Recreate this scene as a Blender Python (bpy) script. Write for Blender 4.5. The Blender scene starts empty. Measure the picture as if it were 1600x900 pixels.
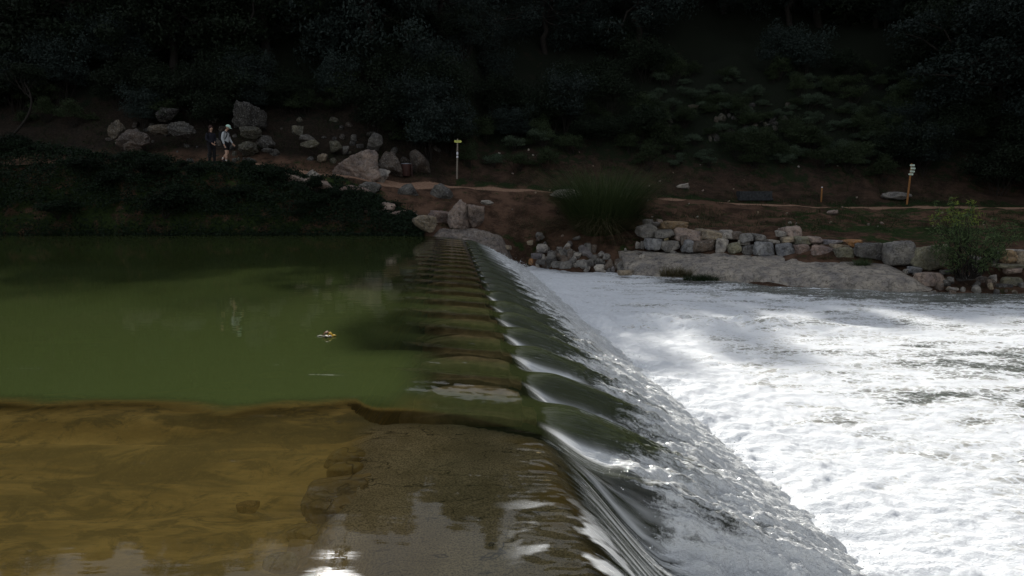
import bpy, bmesh, math, random
import numpy as np
from mathutils import Vector, Matrix, Euler
R = math.radians
random.seed(7); rng = np.random.default_rng(7)
SC = bpy.context.scene; COL = SC.collection

# ------------------------------------------------------------ camera
CAMZ, FPX, HORY = 1.6, 1067.0, 307.0
PITCH = math.atan((450 - HORY) / FPX)
cd = bpy.data.cameras.new('camera'); cam = bpy.data.objects.new('camera', cd); COL.objects.link(cam)
cd.sensor_width = 36; cd.lens = 36 * FPX / 1600; cd.clip_start = 0.05; cd.clip_end = 2000
cam.location = (0, 0, CAMZ); cam.rotation_euler = (R(90) - PITCH, 0, 0)
SC.camera = cam
# ------------------------------------------------------------ light
SUN_EL, SUN_AZ = 32.2, -15.0            # azimuth from +Y, negative = to the left
W = bpy.data.worlds.new('World'); SC.world = W; W.use_nodes = True
nt = W.node_tree; bg = nt.nodes['Background']
sky = nt.nodes.new('ShaderNodeTexSky'); sky.sky_type = 'NISHITA'; sky.sun_disc = False
sky.sun_elevation = R(SUN_EL); sky.sun_rotation = R(SUN_AZ)
sky.air_density = 1.0; sky.dust_density = .7
# a hazy sky: thin bright cloud, dimmed towards the sun against reflections, plus sun glow
hs_ = nt.nodes.new('ShaderNodeHueSaturation'); hs_.inputs['Saturation'].default_value = .55; nt.links.new(sky.outputs[0], hs_.inputs['Color'])
tc = nt.nodes.new('ShaderNodeTexCoord'); dp = nt.nodes.new('ShaderNodeVectorMath'); dp.operation = 'DOT_PRODUCT'; nt.links.new(tc.outputs['Generated'], dp.inputs[0])
dp.inputs[1].default_value = (math.sin(R(SUN_AZ)) * math.cos(R(SUN_EL)), math.cos(R(SUN_AZ)) * math.cos(R(SUN_EL)), math.sin(R(SUN_EL)))
mr = nt.nodes.new('ShaderNodeMapRange'); mr.interpolation_type = 'SMOOTHSTEP'; mr.inputs[1].default_value = .45; mr.inputs[2].default_value = 1.0; mr.inputs[3].default_value = 4.2; mr.inputs[4].default_value = 2.0
nt.links.new(dp.outputs['Value'], mr.inputs[0])
cn = nt.nodes.new('ShaderNodeTexNoise'); cn.inputs['Scale'].default_value = 2.6; cn.inputs['Detail'].default_value = 6; nt.links.new(tc.outputs['Generated'], cn.inputs[0])
cr_ = nt.nodes.new('ShaderNodeMapRange'); cr_.interpolation_type = 'SMOOTHSTEP'; cr_.inputs[1].default_value = .40; cr_.inputs[2].default_value = .62; cr_.inputs[3].default_value = .25; cr_.inputs[4].default_value = 1.0; nt.links.new(cn.outputs[0], cr_.inputs[0])
ml = nt.nodes.new('ShaderNodeMath'); ml.operation = 'MULTIPLY'; nt.links.new(mr.outputs[0], ml.inputs[0]); nt.links.new(cr_.outputs[0], ml.inputs[1])
cc_ = nt.nodes.new('ShaderNodeMix'); cc_.data_type = 'RGBA'; cc_.blend_type = 'ADD'; cc_.inputs[0].default_value = 1
gw = nt.nodes.new('ShaderNodeMapRange'); gw.interpolation_type = 'SMOOTHERSTEP'; gw.inputs[1].default_value = math.cos(R(4.2)); gw.inputs[2].default_value = 1.0; gw.inputs[3].default_value = 0.0; gw.inputs[4].default_value = 420.0
nt.links.new(dp.outputs['Value'], gw.inputs[0]); ad_ = nt.nodes.new('ShaderNodeMath'); ad_.operation = 'ADD'; nt.links.new(ml.outputs[0], ad_.inputs[0]); nt.links.new(gw.outputs[0], ad_.inputs[1]); ml = ad_
cm = nt.nodes.new('ShaderNodeVectorMath'); cm.operation = 'SCALE'; cm.inputs[0].default_value = (1, .99, .97); nt.links.new(ml.outputs[0], cm.inputs['Scale'])
mn_ = nt.nodes.new('ShaderNodeVectorMath'); mn_.operation = 'MINIMUM'; nt.links.new(hs_.outputs[0], mn_.inputs[0]); mn_.inputs[1].default_value = (5.5, 5.7, 6.2)
nt.links.new(mn_.outputs[0], cc_.inputs[6]); nt.links.new(cm.outputs[0], cc_.inputs[7]); nt.links.new(cc_.outputs[2], bg.inputs[0]); bg.inputs[1].default_value = 0.063
sl = bpy.data.lights.new('sun', 'SUN'); sl.energy = 3.6; sl.angle = R(0.55); sl.color = (1, .955, .88)
so = bpy.data.objects.new('sun', sl); COL.objects.link(so)
sd = Vector((math.sin(R(SUN_AZ)) * math.cos(R(SUN_EL)), math.cos(R(SUN_AZ)) * math.cos(R(SUN_EL)), math.sin(R(SUN_EL))))
so.rotation_euler = sd.to_track_quat('Z', 'Y').to_euler(); so.location = (0, 0, 40)
SC.view_settings.view_transform = 'Standard'; SC.view_settings.look = 'None'
SC.view_settings.exposure = 0.6; SC.view_settings.gamma = 1
SC.render.engine = 'CYCLES'
cy = SC.cycles
cy.use_denoising = True; cy.max_bounces = 7; cy.diffuse_bounces = 2; cy.glossy_bounces = 3
cy.transparent_max_bounces = 12; cy.transmission_bounces = 4; cy.sample_clamp_indirect = 4; cy.caustics_reflective = False
cy.caustics_refractive = False

# ------------------------------------------------------------ helpers
def tag(o, label=None, cat=None, group=None, kind=None):
    if label: o['label'] = label
    if cat: o['category'] = cat
    if group: o['group'] = group
    if kind: o['kind'] = kind
    return o
def mesh_obj(name, me, mat=None, parent=None):
    o = bpy.data.objects.new(name, me); COL.objects.link(o)
    if mat is not None and len(me.materials) == 0: me.materials.append(mat)
    if parent is not None: o.parent = parent
    return o
def empty(name, loc=(0, 0, 0), rz=0):
    o = bpy.data.objects.new(name, None); COL.objects.link(o); o.location = loc; o.rotation_euler = (0, 0, rz)
    o.empty_display_size = .2
    return o
def mesh_np(name, V, F, attrs=None, smooth=True, cols=None):
    """V (n,3), F (m,k) with k = 3 or 4"""
    me = bpy.data.meshes.new(name); V = np.asarray(V, np.float32); F = np.asarray(F, np.int32)
    m, k = F.shape
    me.vertices.add(len(V)); me.vertices.foreach_set('co', V.ravel())
    me.loops.add(m * k); me.loops.foreach_set('vertex_index', F.ravel())
    me.polygons.add(m); me.polygons.foreach_set('loop_start', np.arange(0, m * k, k, dtype=np.int32))
    me.polygons.foreach_set('loop_total', np.full(m, k, np.int32))
    me.polygons.foreach_set('use_smooth', np.full(m, smooth, bool))
    for n, a in (attrs or {}).items():
        at = me.attributes.new(n, 'FLOAT', 'POINT'); at.data.foreach_set('value', np.asarray(a, np.float32).ravel())
    for n, a in (cols or {}).items():
        a = np.asarray(a, np.float32); a4 = np.ones((len(V), 4), np.float32); a4[:, :3] = a
        at = me.attributes.new(n, 'FLOAT_COLOR', 'POINT'); at.data.foreach_set('color', a4.ravel())
    me.update(); me.validate()
    return me
def grid_faces(nr, nc):
    i = np.arange(nr - 1)[:, None] * nc + np.arange(nc - 1)[None, :]
    return np.stack([i, i + 1, i + 1 + nc, i + nc], -1).reshape(-1, 4)
def _h(ix, iy, s):
    h = (ix.astype(np.int64) * 374761393 + iy.astype(np.int64) * 668265263 + s * 974634777) & 0xffffffff
    h = ((h ^ (h >> 13)) * 1274126177) & 0xffffffff
    return (h ^ (h >> 16)) & 0xffff
def noise(x, y, s=0):
    """gradient noise about -0.7..0.7"""
    x = np.asarray(x, float); y = np.asarray(y, float)
    ix = np.floor(x); iy = np.floor(y); fx = x - ix; fy = y - iy
    ux = fx * fx * fx * (fx * (fx * 6 - 15) + 10); uy = fy * fy * fy * (fy * (fy * 6 - 15) + 10)
    def g(a, b):
        t = _h(ix + a, iy + b, s) * (2 * math.pi / 65536)
        return np.cos(t) * (fx - a) + np.sin(t) * (fy - b)
    return (g(0, 0) * (1 - ux) + g(1, 0) * ux) * (1 - uy) + (g(0, 1) * (1 - ux) + g(1, 1) * ux) * uy
def fbm(x, y, o=4, s=0, gain=.5):
    r = 0; a = 1
    for i in range(o):
        r = r + a * noise(x * 2 ** i, y * 2 ** i, s + i * 13); a *= gain
    return r
def billow(x, y, o=4, s=0, gain=.5):
    r = 0; a = 1
    for i in range(o):
        r = r + a * (np.abs(noise(x * 2 ** i, y * 2 ** i, s + i * 17)) * 2 - .4); a *= gain
    return r
def sst(a, b, x):
    t = np.clip((x - a) / (b - a), 0, 1); return t * t * (3 - 2 * t)
def ray(px, py):
    dx = (px - 800) / FPX; dy = -(py - 450) / FPX
    c, s = math.cos(PITCH), math.sin(PITCH)
    return np.array([dx, c + dy * s, -s + dy * c])
def at_y(px, py, Y):
    r = ray(px, py); return np.array([0, 0, CAMZ]) + r * (Y / r[1])
def at_z(px, py, z):
    r = ray(px, py); return np.array([0, 0, CAMZ]) + r * ((z - CAMZ) / r[2])

# ------------------------------------------------------------ node helpers
class NT:
    def __init__(s, name):
        s.m = bpy.data.materials.new(name); s.m.use_nodes = True; s.t = s.m.node_tree
        for n in list(s.t.nodes): s.t.nodes.remove(n)
        s.out = s.n('ShaderNodeOutputMaterial')
    def n(s, typ, **kw):
        n = s.t.nodes.new(typ)
        for k, v in kw.items():
            if k[0] == 'i' and k[1:].isdigit(): s.set(n.inputs[int(k[1:])], v)
            else: setattr(n, k, v)
        return n
    def set(s, inp, v):
        if isinstance(v, bpy.types.NodeSocket): s.t.links.new(v, inp)
        else:
            if inp.type == 'RGBA' and len(v) == 3: v = (*v, 1)
            inp.default_value = v
    def math(s, op, a, b=0.0, c=0.0, clamp=False):
        n = s.n('ShaderNodeMath', operation=op, use_clamp=clamp); s.set(n.inputs[0], a); s.set(n.inputs[1], b); s.set(n.inputs[2], c); return n.outputs[0]
    def mix(s, f, a, b, typ='MIX'):
        n = s.n('ShaderNodeMix', data_type='RGBA', blend_type=typ); s.set(n.inputs[0], f); s.set(n.inputs[6], a); s.set(n.inputs[7], b); return n.outputs[2]
    def noise(s, vec, scale, det=4, rough=.6, dist=0, out=0):
        n = s.n('ShaderNodeTexNoise'); s.set(n.inputs['Vector'], vec); n.inputs['Scale'].default_value = scale
        n.inputs['Detail'].default_value = det; n.inputs['Roughness'].default_value = rough; n.inputs['Distortion'].default_value = dist
        return n.outputs[out]
    def ramp(s, f, a, b, lo=0.0, hi=1.0):
        n = s.n('ShaderNodeMapRange', interpolation_type='SMOOTHSTEP'); s.set(n.inputs[0], f)
        n.inputs[1].default_value = a; n.inputs[2].default_value = b; n.inputs[3].default_value = lo; n.inputs[4].default_value = hi
        return n.outputs[0]
    def attr(s, name, out='Fac'):
        return s.n('ShaderNodeAttribute', attribute_name=name).outputs[out]
    def pos(s, scale=None):
        p = s.n('ShaderNodeNewGeometry').outputs['Position']
        if scale:
            v = s.n('ShaderNodeVectorMath', operation='MULTIPLY'); s.set(v.inputs[0], p); v.inputs[1].default_value = scale; return v.outputs[0]
        return p
    def obj(s, scale=None):
        p = s.n('ShaderNodeTexCoord').outputs['Object']
        if scale:
            v = s.n('ShaderNodeVectorMath', operation='MULTIPLY'); s.set(v.inputs[0], p); v.inputs[1].default_value = scale; return v.outputs[0]
        return p
    def bump(s, h, dist=.02, st=1.0):
        n = s.n('ShaderNodeBump'); s.set(n.inputs['Height'], h); n.inputs['Distance'].default_value = dist; n.inputs['Strength'].default_value = st; return n.outputs[0]
    def bsdf(s, col, rough=.8, bump=None, spec=.3, **kw):
        b = s.n('ShaderNodeBsdfPrincipled'); s.set(b.inputs['Base Color'], col); s.set(b.inputs['Roughness'], rough)
        s.set(b.inputs['Specular IOR Level'], spec)
        if bump is not None: s.set(b.inputs['Normal'], bump)
        for k, v in kw.items(): s.set(b.inputs[k.replace('_', ' ')], v)
        return b.outputs[0]
    def done(s, sh):
        s.t.links.new(sh, s.out.inputs[0]); return s.m
def plain(name, col, rough=.7, var=.25, scale=30, metal=0.0):
    m = NT(name); n = m.noise(m.obj(), scale, 3)
    f = m.ramp(n, .3, .7)
    c = m.mix(f, tuple(x * (1 - var) for x in col), tuple(min(1, x * (1 + var)) for x in col))
    return m.done(m.bsdf(c, rough, m.bump(n, .004, .5), Metallic=metal))

# ------------------------------------------------------------ materials
def mat_rock(name='rock', bs=1.0):
    m = NT(name); p = m.pos(); oi = m.n('ShaderNodeObjectInfo')
    big = m.noise(p, 2.2 * bs, 5, .65); fine = m.noise(p, 14 * bs, 5, .7); v = m.n('ShaderNodeTexVoronoi', feature='DISTANCE_TO_EDGE')
    m.set(v.inputs['Vector'], m.noise(p, 1.6 * bs, 3, .6, .0, 1)); v.inputs['Scale'].default_value = 5
    crack = m.ramp(v.outputs[0], .0, .05, 0.45, 1)
    c = m.mix(m.ramp(big, .3, .7), (.55, .55, .58), (1.25, 1.2, 1.1))
    c = m.mix(1.0, oi.outputs['Color'], c, 'MULTIPLY')
    c = m.mix(m.ramp(fine, .45, .75, 0, .45), c, (.42, .41, .38))
    c = m.mix(m.ramp(m.noise(p, 5 * bs, 4, .7), .52, .68, 0, .55), c, (.05, .045, .03))
    c = m.mix(crack, (.03, .025, .02), c)
    h = m.math('ADD', m.math('MULTIPLY', big, 1.0), m.math('MULTIPLY', fine, .45))
    h = m.math('ADD', h, m.math('MULTIPLY', crack, .3))
    return m.done(m.bsdf(c, .85, m.bump(h, .07, 1.0)))
M_rock = mat_rock()
def mat_ground():
    m = NT('earth_bank'); p = m.pos(); n = m.noise(p, 1.1, 6, .7); f = m.noise(p, 9, 5, .75)
    c = m.mix(m.ramp(n, .35, .65), (.035, .021, .013), (.125, .072, .047))
    c = m.mix(m.ramp(f, .55, .75, 0, .6), c, (.24, .17, .12))
    g = m.mix(m.ramp(f, .3, .7), (.012, .02, .006), (.035, .055, .015))
    gm = m.math('ADD', m.attr('grass'), m.math('MULTIPLY', m.math('SUBTRACT', m.noise(p, 1.7, 5, .7), .5), 2.2))
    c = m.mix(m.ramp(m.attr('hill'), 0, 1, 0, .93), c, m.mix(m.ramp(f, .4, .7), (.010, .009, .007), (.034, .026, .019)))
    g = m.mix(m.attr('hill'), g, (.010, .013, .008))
    c = m.mix(m.ramp(gm, .35, .65), c, g)
    pc = m.mix(m.ramp(f, .3, .7), (.22, .12, .075), (.36, .24, .165))
    c = m.mix(m.ramp(m.math('ADD', m.attr('path'), m.math('MULTIPLY', m.math('SUBTRACT', f, .5), .6)), .35, .7), c, pc)
    return m.done(m.bsdf(c, .95, m.bump(m.math('ADD', n, m.math('MULTIPLY', f, .5)), .09, 1.0), spec=.1))
M_ground = mat_ground()
def mat_leaf(name, a, b, rough=.55, trans=.25):
    m = NT(name); oi = m.n('ShaderNodeObjectInfo'); g = m.n('ShaderNodeNewGeometry')
    r = g.outputs['Random Per Island']
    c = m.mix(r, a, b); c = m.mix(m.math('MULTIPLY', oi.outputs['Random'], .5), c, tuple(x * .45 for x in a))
    s1 = m.bsdf(c, rough, spec=.15)
    tr = m.n('ShaderNodeBsdfTranslucent'); m.set(tr.inputs[0], c)
    mx = m.n('ShaderNodeMixShader'); mx.inputs[0].default_value = trans
    m.t.links.new(s1, mx.inputs[1]); m.t.links.new(tr.outputs[0], mx.inputs[2])
    return m.done(mx.outputs[0])
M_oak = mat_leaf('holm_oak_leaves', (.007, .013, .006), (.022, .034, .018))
M_olive = mat_leaf('grey_green_leaves', (.016, .026, .022), (.042, .060, .052))
M_shrub = mat_leaf('shrub_leaves', (.02, .032, .012), (.06, .085, .04))
M_silver = mat_leaf('silver_shrub_leaves', (.045, .07, .042), (.11, .15, .095))
M_bramble = mat_leaf('bramble_leaves', (.004, .010, .004), (.016, .032, .013))
M_grass = mat_leaf('grass_blades', (.015, .03, .008), (.05, .085, .025))
M_reed = mat_leaf('reed_blades', (.035, .058, .02), (.09, .12, .045))
M_dry = mat_leaf('dry_blades', (.09, .075, .035), (.17, .14, .07))
M_ole = mat_leaf('oleander_leaves', (.045, .075, .03), (.12, .17, .07))
M_yel = mat_leaf('young_leaves', (.11, .15, .03), (.24, .30, .06))
M_bark = plain('bark', (.018, .015, .012), .9, .4, 12)
M_palebark = plain('pale_bark', (.13, .115, .095), .9, .4, 12)

# ------------------------------------------------------------ terrain
TOPL = [(45, 11), (60, 22), (75, 31.5), (100, 35), (260, 48)]
TOPR = [(45, 7.2), (60, 19.0), (75, 28.5), (100, 32), (260, 44)]
TOPM = [(45, 11), (60, 20.5), (75, 27.5), (100, 31), (260, 44)]
def prof(*p, top): return np.array(list(p) + top, float)
ST = [(-60, prof((-30, -2.5), (26, -2.2), (28.4, -.6), (29.0, .6), (30.3, 2.4), (31.2, 3.05), (34.2, 3.15), (36.5, 4.6), top=TOPL)),
      (-19, prof((-30, -2.5), (26, -2.2), (28.4, -.6), (29.0, .6), (30.3, 2.4), (31.2, 3.05), (34.2, 3.15), (36.5, 4.6), top=TOPL)),
      (-13, prof((-30, -2.5), (26, -2.2), (28.4, -.6), (29.0, .6), (30.3, 2.4), (31.2, 3.05), (34.2, 3.15), (36.5, 4.6), top=TOPM)),
      (-8.5, prof((-30, -2.5), (26, -2.2), (28.3, -.6), (28.9, .4), (30.3, 1.7), (31.4, 2.5), (34.2, 2.7), (36.5, 4.0), top=TOPM)),
      (-5.0, prof((-30, -2.5), (26, -2.2), (28.0, -.5), (28.6, .35), (30, .9), (32.0, 1.95), (34.8, 2.3), (37.0, 3.5), top=TOPM)),
      (-2.9, prof((-30, -2.5), (26, -2.2), (27.5, -.5), (27.9, .08), (29.4, .38), (31, 1.2), (32.6, 2.0), (35.5, 2.15), (38, 3.4), top=TOPM)),
      (-1.3, prof((-30, -2.5), (26, -2.2), (27.5, -.9), (28.3, -.1), (29.6, .4), (31, 1.1), (32.8, 1.9), (35.5, 2.05), (38, 3.2), top=TOPR)),
      (0.4, prof((-30, -2.5), (26, -2.2), (27.6, -1.5), (28.6, -.7), (29.8, .1), (31, .9), (33, 1.85), (35.5, 1.95), (38, 3.1), top=TOPR)),
      (3, prof((-30, -2.5), (24, -2.2), (25.8, -1.35), (27, -.7), (28.5, -.1), (31, .9), (33, 1.72), (35.5, 1.8), (38, 3.0), top=TOPR)),
      (6, prof((-30, -2.5), (23, -2.2), (24.2, -1.35), (25, -.95), (26.6, -.5), (27.6, 0), (30, .7), (33, 1.55), (35.5, 1.62), (38, 2.6), top=TOPR)),
      (8.5, prof((-30, -2.5), (20, -2.2), (21.6, -1.35), (22.6, -1.0), (25, -.6), (26, 0), (30, .6), (33, 1.4), (35.5, 1.45), (38, 2.4), top=TOPR)),
      (12, prof((-30, -2.5), (19, -2.2), (20.2, -1.35), (21, -1.1), (23, -.75), (24, 0), (29, .5), (33, 1.2), (35.5, 1.25), (38, 2.1), top=TOPR)),
      (16, prof((-30, -2.5), (18.6, -2.2), (19.8, -1.35), (20.6, -1.15), (21.6, -.9), (22.8, -.1), (29, .4), (33, 1.02), (35.5, 1.08), (38, 1.9), top=TOPR)),
      (60, prof((-30, -2.5), (18.6, -2.2), (19.8, -1.35), (20.6, -1.15), (21.6, -.9), (22.8, -.1), (29, .4), (33, .9), (35.5, 1.0), (38, 1.9), top=TOPR))]
SX = np.array([s[0] for s in ST], float)
def H0(x, y):
    x = np.asarray(x, float); y = np.asarray(y, float)
    Z = np.stack([np.interp(y, s[1][:, 0], s[1][:, 1]) for s in ST])
    xx = np.clip(x, SX[0], SX[-1] - 1e-6); i = np.clip(np.searchsorted(SX, xx, side='right') - 1, 0, len(SX) - 2)
    t = (xx - SX[i]) / (SX[i + 1] - SX[i]); t = t * t * (3 - 2 * t)
    a = np.take_along_axis(Z, i[None], 0)[0]; b = np.take_along_axis(Z, (i + 1)[None], 0)[0]
    return a * (1 - t) + b * t
def H(x, y):
    x = np.atleast_1d(np.asarray(x, float)); y = np.atleast_1d(np.asarray(y, float))
    z = H0(x, y)
    on = sst(-1.0, .4, z - 0) * (1 - .85 * pathmask(x, y))
    z = z + on * (.22 * fbm(x * .6, y * .6, 4, 3)) + sst(37, 44, y) * .9 * fbm(x * .18, y * .18, 3, 9)
    z = z + 27 * sst(30, 66, x) * sst(-60, -20, y) * (1 - sst(60, 90, y)) + 4 * sst(28, 36, x) * (y < 60)  # unseen hill on the right, added to darken sky reflections in the water
    return z
def pathmask(x, y):
    c = np.interp(x, [-60, -13, -8.5, -5, -2.9, 60], [32.7, 32.7, 32.8, 33.6, 34.2, 34.3])
    return 1 - sst(.7, 1.5, np.abs(y - c))
def hit(px, py, y0=19.0, y1=110.0):
    """the point of the bank that is seen at a pixel of the photograph"""
    r = ray(px, py); Y = np.linspace(y0, y1, 1800); t = Y / r[1]
    x = r[0] * t; z = CAMZ + r[2] * t; d = z - H(x, Y)
    k = np.argmax(d < 0) if (d < 0).any() else len(Y) - 1
    return np.array([x[k], Y[k], float(H(x[k], Y[k])[0])])
def axis(segs):
    out = [segs[0][0]]
    for a, b, st in segs:
        n = max(1, int(round((b - a) / st))); out += list(np.linspace(a, b, n + 1)[1:])
    return np.array(out)
xs = axis([(-300, -60, 30), (-60, -26, 1.5), (-26, 24, .22), (24, 60, 1.5), (60, 300, 30)])
ys = axis([(-60, 18, 4), (18, 40, .16), (40, 80, .6), (80, 260, 8)])
X, Y = np.meshgrid(xs, ys); X = X.ravel(); Y = Y.ravel(); Z = H(X, Y)
pm = pathmask(X, Y)
gr = .15 + .75 * sst(36, 44, Y) + .5 * np.exp(-((Y - 35.8) / .5) ** 2) * (X > -3) + .45 * sst(-2, -9, X) * (Y < 31.5) + .35 * fbm(X * .3, Y * .3, 3, 77)
gr = gr + .30 * sst(9, 14, X) * (Y > 24) * (Y < 33) + .25 * np.exp(-((Y - 29.5 + .3 * (X - 6)) / 1.0) ** 2) * (X > 4)
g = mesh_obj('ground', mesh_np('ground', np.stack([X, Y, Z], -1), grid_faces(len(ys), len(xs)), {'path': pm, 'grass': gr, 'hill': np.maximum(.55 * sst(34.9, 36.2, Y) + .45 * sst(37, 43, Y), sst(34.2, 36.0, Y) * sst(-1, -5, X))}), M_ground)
tag(g, kind='structure')

# ------------------------------------------------------------ weir and water
P, V0 = 1.13, 5.9                       # spacing of the crest blocks, first block
def crest(v): return 0.63 - 0.097 * v   # x of the crest line at y = v
def slabm(u, v): return 1 - sst(4.72, 5.06, v + .42 * sst(-.65, .35, u) + .05 * noise(u * 3, v * .5, 88))
def drop(u, v):
    a = 1.22 * (np.clip(u, 0, 3) / 2.65) ** 1.3
    b = .72 * sst(-.05, .85, u) + .5 * sst(.5, 2.9, u)
    s = slabm(u, v)
    return a * (1 - s) + b * s
def surf(u, v):
    s = slabm(u, v); n = 1 - s
    wob = (.16 * noise(v * .5, v * 0 + 3.3, 5) + .04 * noise(v * 1.7, u * .9, 15)) * n
    ph = np.cos(2 * np.pi * (v + wob + .05 * u - V0) / P)
    var = 1 + .75 * noise(v * .9, 7.7 + u * .5, 8)
    z = -(.045 + .04 * (1 - s)) * sst(-1.3, .2, u) - drop(u, v)
    z = z + n * var * (.014 + .006 * sst(8.5, 6, v)) * (sst(-1.6, -.5, u) * (1 - sst(-.15, .25, u))) * (ph - .15 * np.cos(4 * np.pi * (v - V0) / P))
    dvv = np.abs((v + wob + .05 * u - V0 + P / 2) % P - P / 2)
    ridge = sst(.14, .56, dvv) ** (.8 + .5 * sst(.5, 1.5, u))
    a2 = .17 * sst(-.02, .45, u) * (1 - .85 * sst(1.3, 2.3, u)) * var
    z = z + n * a2 * (ridge - .45)
    z = z + n * .0035 * sst(-1.3, -.8, u) * sst(.3, -.1, u) * fbm(u * 3.5, v * 6.5, 3, 27)
    # the hollow behind each block
    z = z - n * .07 * np.exp(-((u - .42) / .25) ** 2) * (1 - ridge) ** 2
    # broken water lower down the face
    st = .72 + .40 * noise(v * 1.3, u * 0 + 1.7, 2) + .35 * (1 - ridge) * -1
    tb = sst(0, .7, u - st) * n + sst(.45, 1.1, u) * s
    z = z + tb * (.060 * billow(u * 1.7 - v * .5, v * 4.0, 3, 4) + .042 * fbm(u * 5, v * 9, 3, 6) + .016 * fbm(u * 17, v * 26, 2, 16))
    # fine folds along the flow
    z = z + n * sst(.0, .6, u) * (1 - .6 * tb) * (.012 * noise(u * .9 + 3, v * 5.5 + u * .8, 9) + .007 * noise(u * 1.3, v * 15 + u * 2, 19))
    z = z + s * .012 * sst(-.1, .5, u) * noise(u * 1.5, v * 22 + u * 3, 19)
    # ripples on the near slab
    q = s * sst(3.4, 2.8, v) * sst(-.3, .15, u)
    z = z + q * .008 * fbm(u * 4 + 2, v * 5, 3, 23)
    q2 = s * sst(-.35, .1, u) * sst(.45, .1, u)
    z = z + q2 * .010 * fbm(u * 6, v * 13, 2, 33)
    z = z + .0007 * fbm(u * .7, v * 4, 2, 43) * sst(-6, -1.5, u)
    return z, tb
def bed(u, v):
    s = slabm(u, v); n = 1 - s
    dv = (v - V0 + P / 2) % P - P / 2
    blk = (1 - sst(.16, .34, np.abs(dv + .03 * fbm(u * 3, v * 3, 2, 3))))
    fl = -.40 + .30 * 0
    # sill of the weir between and under the blocks, then the sloping face
    sill = -.34 - .9 * drop(u, v) - .06 * sst(0, .3, u)
    pool = -2.3 + .2 * fbm(u * .3, v * .3, 3, 1)
    zr = pool + (sill - pool) * sst(-2.5, -.85, u + .15 * fbm(u * .5, v * .8, 3, 7))
    slab = -.085 - drop(u, v) * 1.0 - .10 * sst(.0, .35, u) + .012 * fbm(u * 2, v * 2, 4, 4) + .004 * fbm(u * 15, v * 15, 3, 14)
    sand = -.30 + .05 * fbm(u * .8, v * 1.6, 4, 5) + .035 * u * .4 - .22 * sst(4.1, 5.3, v) * sst(-1.7, -2.6, u) * 0
    # shelf edge of the sand and the two hollows in it
    e = 6.3 + .08 * fbm(u * .6, v * .1, 3, 6) - .22 * np.exp(-((u + 2.3) / .25) ** 2)
    sand = sand - .11 * np.exp(-((v - 4.72 + .05 * u) / .09) ** 2) * sst(-1.9, -2.8, u)
    sand = sand - .06 * np.exp(-((v - 4.2 - .05 * u) / .12) ** 2) * (1 + noise(u * 2, v, 3))
    sand = np.minimum(sand + .27 * sst(4.2, 5.1, v), -.05) - .25 * sst(5.35, 6.2, v)
    off = sst(e - .05, e + .3, v)
    sand = sand * (1 - off) + pool * off
    lf = sst(-1.05, -1.5, u + .30 * fbm(v * 1.1, u * .6, 4, 8))
    near = slab * (1 - lf) + sand * lf
    far = zr
    ve = 4.92 + 1.3 * sst(-1.1, -2.0, u) - .42 * sst(-.65, .35, u) + .05 * fbm(u * 1.5, v * 0 + 5, 3, 2)
    w = 1 - sst(0, .14 + .12 * sst(-.9, -2.2, u), v - ve)
    r = near * w + far * (1 - w)
    return r, blk

us = axis([(-48, -8, 2), (-8, -2.4, .2), (-2.4, -1.4, .03), (-1.4, 2.2, .0085), (2.2, 3.0, .016)])
vs = [-8.0]
while vs[-1] < 1.9: vs.append(vs[-1] + .4)
while vs[-1] < 28.2: vs.append(vs[-1] + max(.0105, .0030 * vs[-1]))
vs = np.array(vs)
U, Vv = np.meshgrid(us, vs); U = U.ravel(); Vv = Vv.ravel()
Zs, TB = surf(U, Vv)
UE = np.where(U < -8, U, U)
Zb, BK = bed(U, Vv)
BKM = BK * (1 - slabm(U, Vv)) * sst(-1.15, -.8, U) * (1 - sst(-.02, .2, U)) * (Vv > 5.4)
Zb = Zb * (1 - BKM) + BKM * (-.11 - .06 * sst(-.45, .05, U))
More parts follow.
